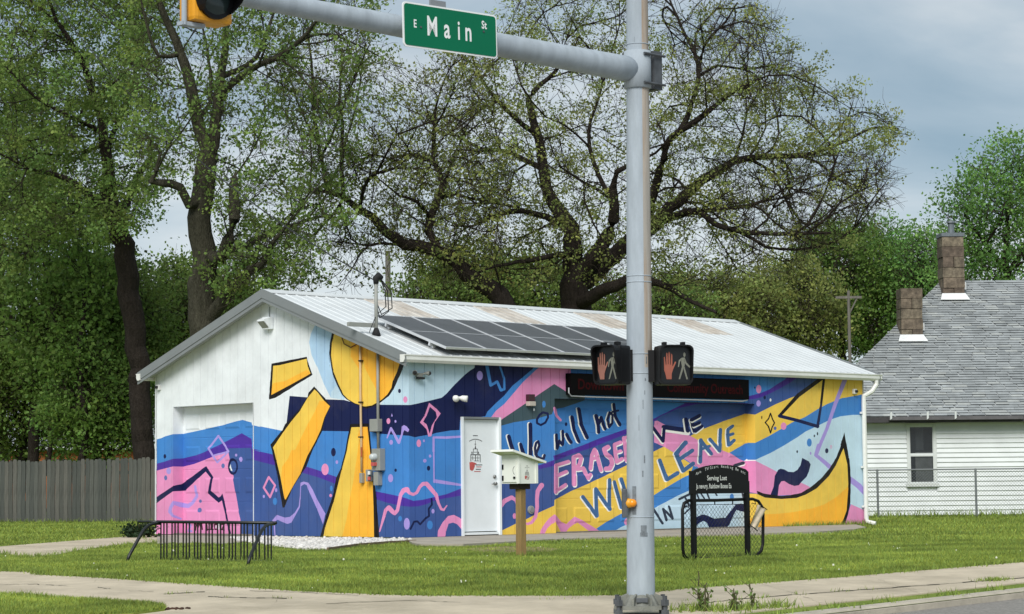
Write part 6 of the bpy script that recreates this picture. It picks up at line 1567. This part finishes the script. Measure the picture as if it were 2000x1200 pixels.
# slim stems low on the left
for i, (x, y0, y1, w_, D, lab) in enumerate(((160, 930, 690, 16, 69, 'thin dark trunk left of the leaning trunk above the fence'), (95, 930, 720, 11, 71, 'slender dark stem above the middle of the wooden fence'), (186, 930, 760, 9, 70.5, 'slender crooked stem just left of the leaning trunk'))):
    T = Tree(D, 60 + i); T.limb([(x, y0, w_, 0), (x + 4, (y0 + y1) / 2, w_ * .9, 0), (x - 6, y1, w_ * .7, 0), (x + 5, y1 - 110, w_ * .45, .3), (x - 12, y1 - 210, w_ * .2, .5)])
    b = T.p[0].copy(); b[2] = 0; t = thing('tree', b, lab, 'tree', 'slim stems behind the fence')
    T.grow(envelope(T, [(x - 50, y1 + 40), (x - 70, y1 - 120), (x, y1 - 230), (x + 70, y1 - 120), (x + 50, y1 + 40)], 40, 1.2), .4, .07, .1, 2, .5, 2, 2.2); T.radii(.008); T.wood(M_bark3, t, 'trunk')
    (a_, b_), V, f = T.twiglets(300, (.3, .8), .05, 0, .007); np_mesh('twigs', V, f, M_bark3, t); crown('crown', np.repeat(b_, 8, 0) + T.rng.normal(0, .2, (2400, 3)), .16, M_lf_dark, t, T.rng)
# far wood that closes the horizon
rng = np.random.default_rng(90); nW = 60000
xs = rng.uniform(-75, 75, nW); ys = 118 + rng.uniform(0, 14, nW) + (xs * .05); hh = 5.0 + 1.6 * np.sin(xs * .33) + 1.0 * np.sin(xs * .9 + 1) + .6 * np.sin(xs * 2.3)
zs_ = rng.random(nW) ** .75 * hh
V, f = leaf_quads(np.stack([xs, ys, zs_], 1), .55, rng); stuff(np_mesh('far_wood', V, f, M_lf_dark, None, np.repeat(tints(nW, rng, .3), 4, 0)))
w_ = bpy.data.objects['far_wood']; w_['label'] = 'far dark wood along the horizon behind all houses and trees'; w_['category'] = 'wood'

# ---------------------------------------------------------------- grass, weeds, pebbles
def to_px(P):
    d = P - EYE; z = d @ FW
    return np.stack([1000 + F * (d @ RT) / z, 600 - F * (d @ UP) / z], 1)
def pp_(spec): return [tuple(map(float, a.split(','))) for a in spec.split()]
walk_px = pp_('-60,1115 0,1118 60,1119 80,1125 200,1131 330,1140 450,1148 600,1158 750,1164 850,1166 1000,1166 1120,1166 1225,1165 1340,1152 1480,1142 1640,1130 1820,1115 2000,1100 2080,1094 2080,1400 -60,1400')
patch_px = pp_('-60,1163 0,1165 80,1170 200,1178 290,1184 322,1190 322,1196 260,1204 150,1210 -60,1214')
path_px = pp_('-60,1071 0,1070 100,1062 200,1054 260,1049.5 305,1047.5 330,1050 380,1054 330,1060 310,1062 240,1066 150,1078 100,1088 60,1090 0,1083 -60,1082')
gravel_px = pp_('450,1055 500,1052 700,1056 790,1057 806,1060 760,1063 706,1067 648,1076 600,1076.5 531,1069 470,1061')
soil_px = pp_('905,1074 940,1070 1000,1068 1060,1070 1100,1074 1070,1080 1000,1082 940,1081')
slab_uv = [(float(uvw((*p, 0))[0]), float(uvw((*p, 0))[1])) for p in slab]
apron_uv = [(-.01, 7.25), (-.01, 3.9)] + [uvw(p) for p in gp('505,1052 470,1060 430,1063 385,1060 340,1061 306,1063', .03)]
def grass(n, seed, y0, y1, hgt, wid, keep=None, dens_pow=1.0):
    rng = np.random.default_rng(seed)
    Y = y0 + (y1 - y0) * rng.random(n * 4) ** dens_pow; X = rng.uniform(-.5, .5, n * 4) * Y * .49
    P = np.stack([X, Y, gz(Y)], 1); q = to_px(P)
    ok = (q[:, 0] > -40) & (q[:, 0] < 2040) & (q[:, 1] < 1225)
    uv = np.stack([(P - O) @ A, (P - O) @ B], 1)
    ok &= ~((uv[:, 0] > -.03) & (uv[:, 0] < LU + .03) & (uv[:, 1] > -.03) & (uv[:, 1] < WV))
    ok &= uv[:, 1] > V_ST + .2
    ok &= ~(inpoly(q, walk_px) & ~inpoly(q, patch_px)); ok &= ~inpoly(q, path_px); ok &= ~inpoly(q, gravel_px); ok &= ~inpoly(uv, slab_uv); ok &= ~inpoly(uv, apron_uv)
    ok &= ~(inpoly(q, soil_px) & (rng.random(len(q)) < .72))
    thin = .5 + .3 * np.sin(P[:, 0] * 1.9 + 2.1 * np.sin(P[:, 1] * .83)) + .25 * np.sin(P[:, 1] * 2.7 + 1.4 * np.sin(P[:, 0] * 2.3))
    ok &= rng.random(len(q)) < np.clip(1.25 - 1.0 * np.clip(thin - .45, 0, 1), .25, 1)
    if keep is not None: ok &= keep(P, q, uv, rng)
    P = P[ok][:n]; q = q[ok][:n]; n = len(P)
    P[inpoly(q, patch_px), 2] += .03
    # patchiness: taller and greener clumps, thin yellow spots
    pa = .5 + .17 * np.sin(P[:, 0] * 1.3 + 1.7 * np.sin(P[:, 1] * 1.1)) + .14 * np.sin(P[:, 1] * 3.1 + 2 * np.sin(P[:, 0] * .7)) + .12 * np.sin(P[:, 0] * 5.7 + 3 * np.sin(P[:, 1] * 2.3)) + .10 * np.sin(P[:, 1] * 7.9 + 2.5 * np.sin(P[:, 0] * 3.9))
    h = hgt * rng.uniform(.5, 1.25, n) * (.7 + .6 * pa); an = rng.uniform(0, 6.283, n); w_ = wid * rng.uniform(.6, 1.3, n); le = rng.normal(0, .5, (n, 2)) * h[:, None]
    dx = np.stack([np.cos(an) * w_, np.sin(an) * w_, np.zeros(n)], 1); tip = P + np.stack([le[:, 0], le[:, 1], h], 1)
    V = np.stack([P - dx, P + dx, tip], 1).reshape(-1, 3)
    b = np.clip(rng.normal(1, .22, n), .5, 1.6) * (1.42 - .80 * pa); yel = np.clip(rng.normal(.0, .12, n) + .28 * (1 - pa) * (rng.random(n) < .5), -.15, .6)
    col = np.stack([b * (1 + yel * 1.1), b * (1 + yel * .35), b * (1 - yel * .2)], 1)
    return V, np.arange(3 * n).reshape(-1, 3), np.repeat(col, 3, 0)
M_gr = mat('grass_blade', (138, 158, 74), rough=.6, var=.14, scale=.5, attr='tint', trans=.3, spec=.25)
parts_g = [grass(420000, 1, 20.0, 38, .034, .0042, None, 1.4), grass(110000, 2, 34, 64, .055, .011), grass(30000, 3, 20, 34, .05, .006, lambda P, q, uv, r: (np.sin(P[:, 0] * 5) * np.sin(P[:, 1] * 4.3) > .45))]
off = 0; VV, FF, CC = [], [], []
for V, f, c in parts_g: VV.append(V); FF.append(f + off); CC.append(c); off += len(V)
go_ = stuff(np_mesh('grass', np.vstack(VV), np.vstack(FF), M_gr, None, np.vstack(CC))); go_['label'] = 'mown green grass covering the lawn round the building'; go_['category'] = 'grass'
# longer tufts: along the plinths, the fences, round posts, in the cracks and along the kerb
def tufts(pts, nper, h, w_, seed, spread):
    rng = np.random.default_rng(seed); P = np.repeat(np.array(pts), nper, 0); n = len(P); P[:, :2] += rng.normal(0, spread, (n, 2))
    hh = h * rng.uniform(.4, 1.3, n); an = rng.uniform(0, 6.283, n); ww = w_ * rng.uniform(.6, 1.3, n); le = rng.normal(0, .45, (n, 2)) * hh[:, None]
    dx = np.stack([np.cos(an) * ww, np.sin(an) * ww, np.zeros(n)], 1); V = np.stack([P - dx, P + dx, P + np.stack([le[:, 0], le[:, 1], hh], 1)], 1).reshape(-1, 3)
    return V, np.arange(3 * n).reshape(-1, 3), np.repeat(tints(n, rng, .25), 3, 0)
TU = []
TU.append(tufts([W(u, -.12, 0) for u in np.linspace(9.6, LU + .2, 60)], 14, .13, .010, 5, .05))
TU.append(tufts([fl + fd * s_ + fn * .05 for s_ in np.linspace(0, fL, 90)], 7, .12, .012, 6, .05))
TU.append(tufts([kf + kx * s_ + hn * .05 for s_ in np.linspace(0, 9.5, 110)], 11, .22, .014, 7, .10))
TU.append(tufts([gp('1355,1095')[0], gp('1461,1090')[0], gp('1018,1089')[0]] + gp('1345,1094 1400,1092 1440,1090 1480,1087'), 26, .09, .007, 8, .05))
TU.append(tufts([rl + dirr * s_ for s_ in np.linspace(-.1, Lk + .1, 16)], 24, .07, .007, 9, .06))
cr_pts = [p for sp in ('1440,1174 1480,1171 1500,1169 1560,1164 1640,1158 1700,1154', '1925,1137 1935,1136 1945,1135 1955,1135 1965,1134') for p in gp(sp)]
TU.append(tufts(cr_pts, 14, .05, .006, 10, .05)); TU.append(tufts(gp('1930,1137 1938,1136 1946,1136 1954,1135'), 60, .045, .007, 17, .07))
TU.append(tufts(gp('325,1163 350,1161 370,1161 1070,1174 440,1170 555,1171 540,1171 1340,1176 1120,1172'), 8, .04, .006, 11, .04))
kerb_in = [np.array([*UV(u, V_ST + .22), 0]) for u in np.linspace(-10.4, -3.0, 130)]
for p in kerb_in: p[2] = gz(p[1]) + .01
TU.append(tufts([p for i, p in enumerate(kerb_in) if i % 5 < 2], 7, .035, .006, 12, .05)); TU.append(tufts([p for i, p in enumerate(kerb_in) if i % 29 in (0, 1, 13)], 26, .07, .007, 13, .07))
base_c = gp('1335,1196 1360,1194 1385,1192 1410,1196 1440,1194 1470,1191 1500,1189 1525,1187')
TU.append(tufts(base_c, 90, .08, .008, 14, .10))
TU.append(tufts([np.array([*far_edge[i][:2], far_edge[i][2]]) * (1 - t) + far_edge[i + 1] * t for i in range(len(far_edge) - 1) for t in np.linspace(0, 1, 14)], 16, .06, .007, 15, .05))
pe = gp('0,1083 60,1090 100,1088 150,1078 240,1066 310,1062 260,1050 200,1054 100,1062 0,1070')
TU.append(tufts([pe[i] * (1 - t) + pe[i + 1] * t for i in range(len(pe) - 1) for t in np.linspace(0, 1, 10)], 12, .07, .008, 16, .05))
off = 0; VV, FF, CC = [], [], []
for V, f, c in TU: VV.append(V); FF.append(f + off); CC.append(c); off += len(V)
tu = stuff(np_mesh('weeds', np.vstack(VV), np.vstack(FF), M_gr, None, np.vstack(CC))); tu['label'] = 'longer grass tufts and weeds along kerb, walls, cracks and fences'; tu['category'] = 'weeds'
# dandelion clocks and clover specks in the lawn
rng = np.random.default_rng(44); mb = MB()
for _ in range(75):
    Y = rng.uniform(21.5, 33); X = rng.uniform(-.24, .24) * Y; P = np.array([X, Y, gz(Y)]); q = to_px(P[None])[0]
    if inpoly([q], walk_px)[0] or inpoly([q], path_px)[0] or inpoly([q], gravel_px)[0] or inpoly([uvw(P)], slab_uv)[0]: continue
    mb.ball(P + Z * .04, rng.choice((.006, .009, .014), p=(.55, .35, .10)), None, 5, 3)
fo_ = stuff(mb.build('clover_flowers', mat('clover_white', (226, 226, 206), rough=.8))); fo_['label'] = 'tiny white clover and dandelion heads dotted over the lawn'; fo_['category'] = 'flowers'
# white pebbles at the foot of the gable
rng = np.random.default_rng(45); gb = G(620, 1066)
ico = bmesh.new(); bmesh.ops.create_icosphere(ico, subdivisions=1, radius=1); iv = np.array([v.co[:] for v in ico.verts]); ico.verts.index_update(); if_ = np.array([[v.index for v in f.verts] for f in ico.faces]); ico.free()
q = sample_poly(gravel_px, 3600, rng); VV, FF, CC = [], [], []
for i, (x, y) in enumerate(q):
    p = G(x, y); 
    a, b = uvw(p)
    if a > -.05: continue
    r_ = rng.uniform(.016, .042); s_ = r_ * np.array([rng.uniform(.8, 1.4), rng.uniform(.8, 1.4), rng.uniform(.5, .9)]); th = rng.uniform(0, 6.28)
    v = iv * s_ * rng.uniform(.85, 1.12, (len(iv), 1)); v = np.stack([v[:, 0] * math.cos(th) - v[:, 1] * math.sin(th), v[:, 0] * math.sin(th) + v[:, 1] * math.cos(th), v[:, 2]], 1)
    FF.append(if_ + len(VV) * len(iv)); VV.append(v + p + Z * rng.uniform(.005, .045)); CC.append(np.full((len(iv), 3), rng.uniform(.72, 1.05)))
pb_ = stuff(np_mesh('pebbles', np.vstack(VV), np.vstack(FF), M_pebble, None, np.vstack(CC))); pb_['label'] = 'bed of white pebbles at the foot of the gable wall'; pb_['category'] = 'pebbles'
ed = MB(); eP = gp('640,1077.5 700,1069 760,1064 812,1061.5')
for i in range(3):
    a, b = eP[i], eP[i + 1]; t_ = (b - a); L2 = np.linalg.norm(t_); t_ /= L2
    ed.box((a + b) / 2 + Z * .02, (L2 / 2 - .004, .015, .035), (t_, np.cross(Z, t_), Z), mat('edging_wood', (128, 108, 86), rough=.95, var=.25))
tag(ed.build('edging_board'), 'low brown edging board in front of the white pebbles', 'edging')
# three tall weeds by the kerb and a small dark bush by the path
M_wd = mat('weed_leaf', (112, 136, 66), rough=.6, var=.2, attr='tint', trans=.25); M_ws = mat('weed_stem', (86, 82, 52), rough=.8, var=.2)
def weed(x, y, ytop, n_st, seed, lab, sp=.12):
    rng = np.random.default_rng(seed); b = G(x, y); D = b[1]; h = (y - ytop) / F * D
    t = thing('weed', b, lab, 'weed', 'weeds growing at the kerb'); mb = MB(); L_ = []
    for i in range(n_st):
        o_ = b + np.array([rng.normal(0, sp * .3), rng.normal(0, sp * .3), 0]); hh = h * (1 if i == 0 else rng.uniform(.35, .8)); le = rng.normal(0, .10, 2) * hh
        P = [o_ + np.array([le[0] * t_ ** 1.5 + rng.normal(0, .006), le[1] * t_ ** 1.5, hh * t_]) for t_ in np.linspace(0, 1, 8)]
        mb.tube(P, [.011 * (1 - .08 * j) for j in range(8)], 4, M_ws)
        for j in range(1, 7):
            for _ in range(3 if j < 4 else 1): L_.append(P[j] + rng.normal(0, .022, 3))
            if j > 2 and rng.random() < .6:
                e_ = P[j] + np.array([rng.normal(0, .05), rng.normal(0, .03), rng.uniform(.03, .09)]); mb.tube([P[j], e_], .003, 3, M_ws); L_.append(e_)
    mb.build('stem', parent=t); crown('leaves', np.array(L_), .042, M_wd, t, rng)
weed(1366, 1196, 1117, 5, 71, 'tallest weed with several leafy stalks at the kerb nearest the signal pole'); weed(1440, 1194, 1150, 4, 72, 'leafy medium weed at the kerb under the black sign'); weed(1474, 1191, 1141, 2, 73, 'thin almost leafless weed stalk at the kerb', .06)
bs = G(272, 1052); t = thing('bush', bs, 'small dark low bush beside the path behind the bike rack', 'bush')
rng = np.random.default_rng(77); mb = MB()
C_ = rng.normal(0, 1, (700, 3)) * np.array([.15, .13, .07]) + bs + Z * .12
for _ in range(9): mb.tube([bs, bs + np.array([rng.normal(0, .12), rng.normal(0, .1), .26])], .008, 4, M_ws)
mb.build('stem', parent=t); crown('leaves', C_[C_[:, 2] > bs[2] + .01], .07, leafm('leaf_bush', (52, 72, 46)), t, rng)
# litter by the near verge
lt = G(345, 1193); mb = MB()
for _ in range(16): mb.ball(lt + np.array([rng.normal(0, .09), rng.normal(0, .05), .02]), (rng.uniform(.01, .03), rng.uniform(.01, .02), .012), None, 5, 3)
o = stuff(mb.build('leaf_litter', mat('dead_leaves', (82, 58, 46), rough=.95, var=.3))); o['label'] = 'small brown heap of dead leaves on the sidewalk by the near grass'; o['category'] = 'litter'
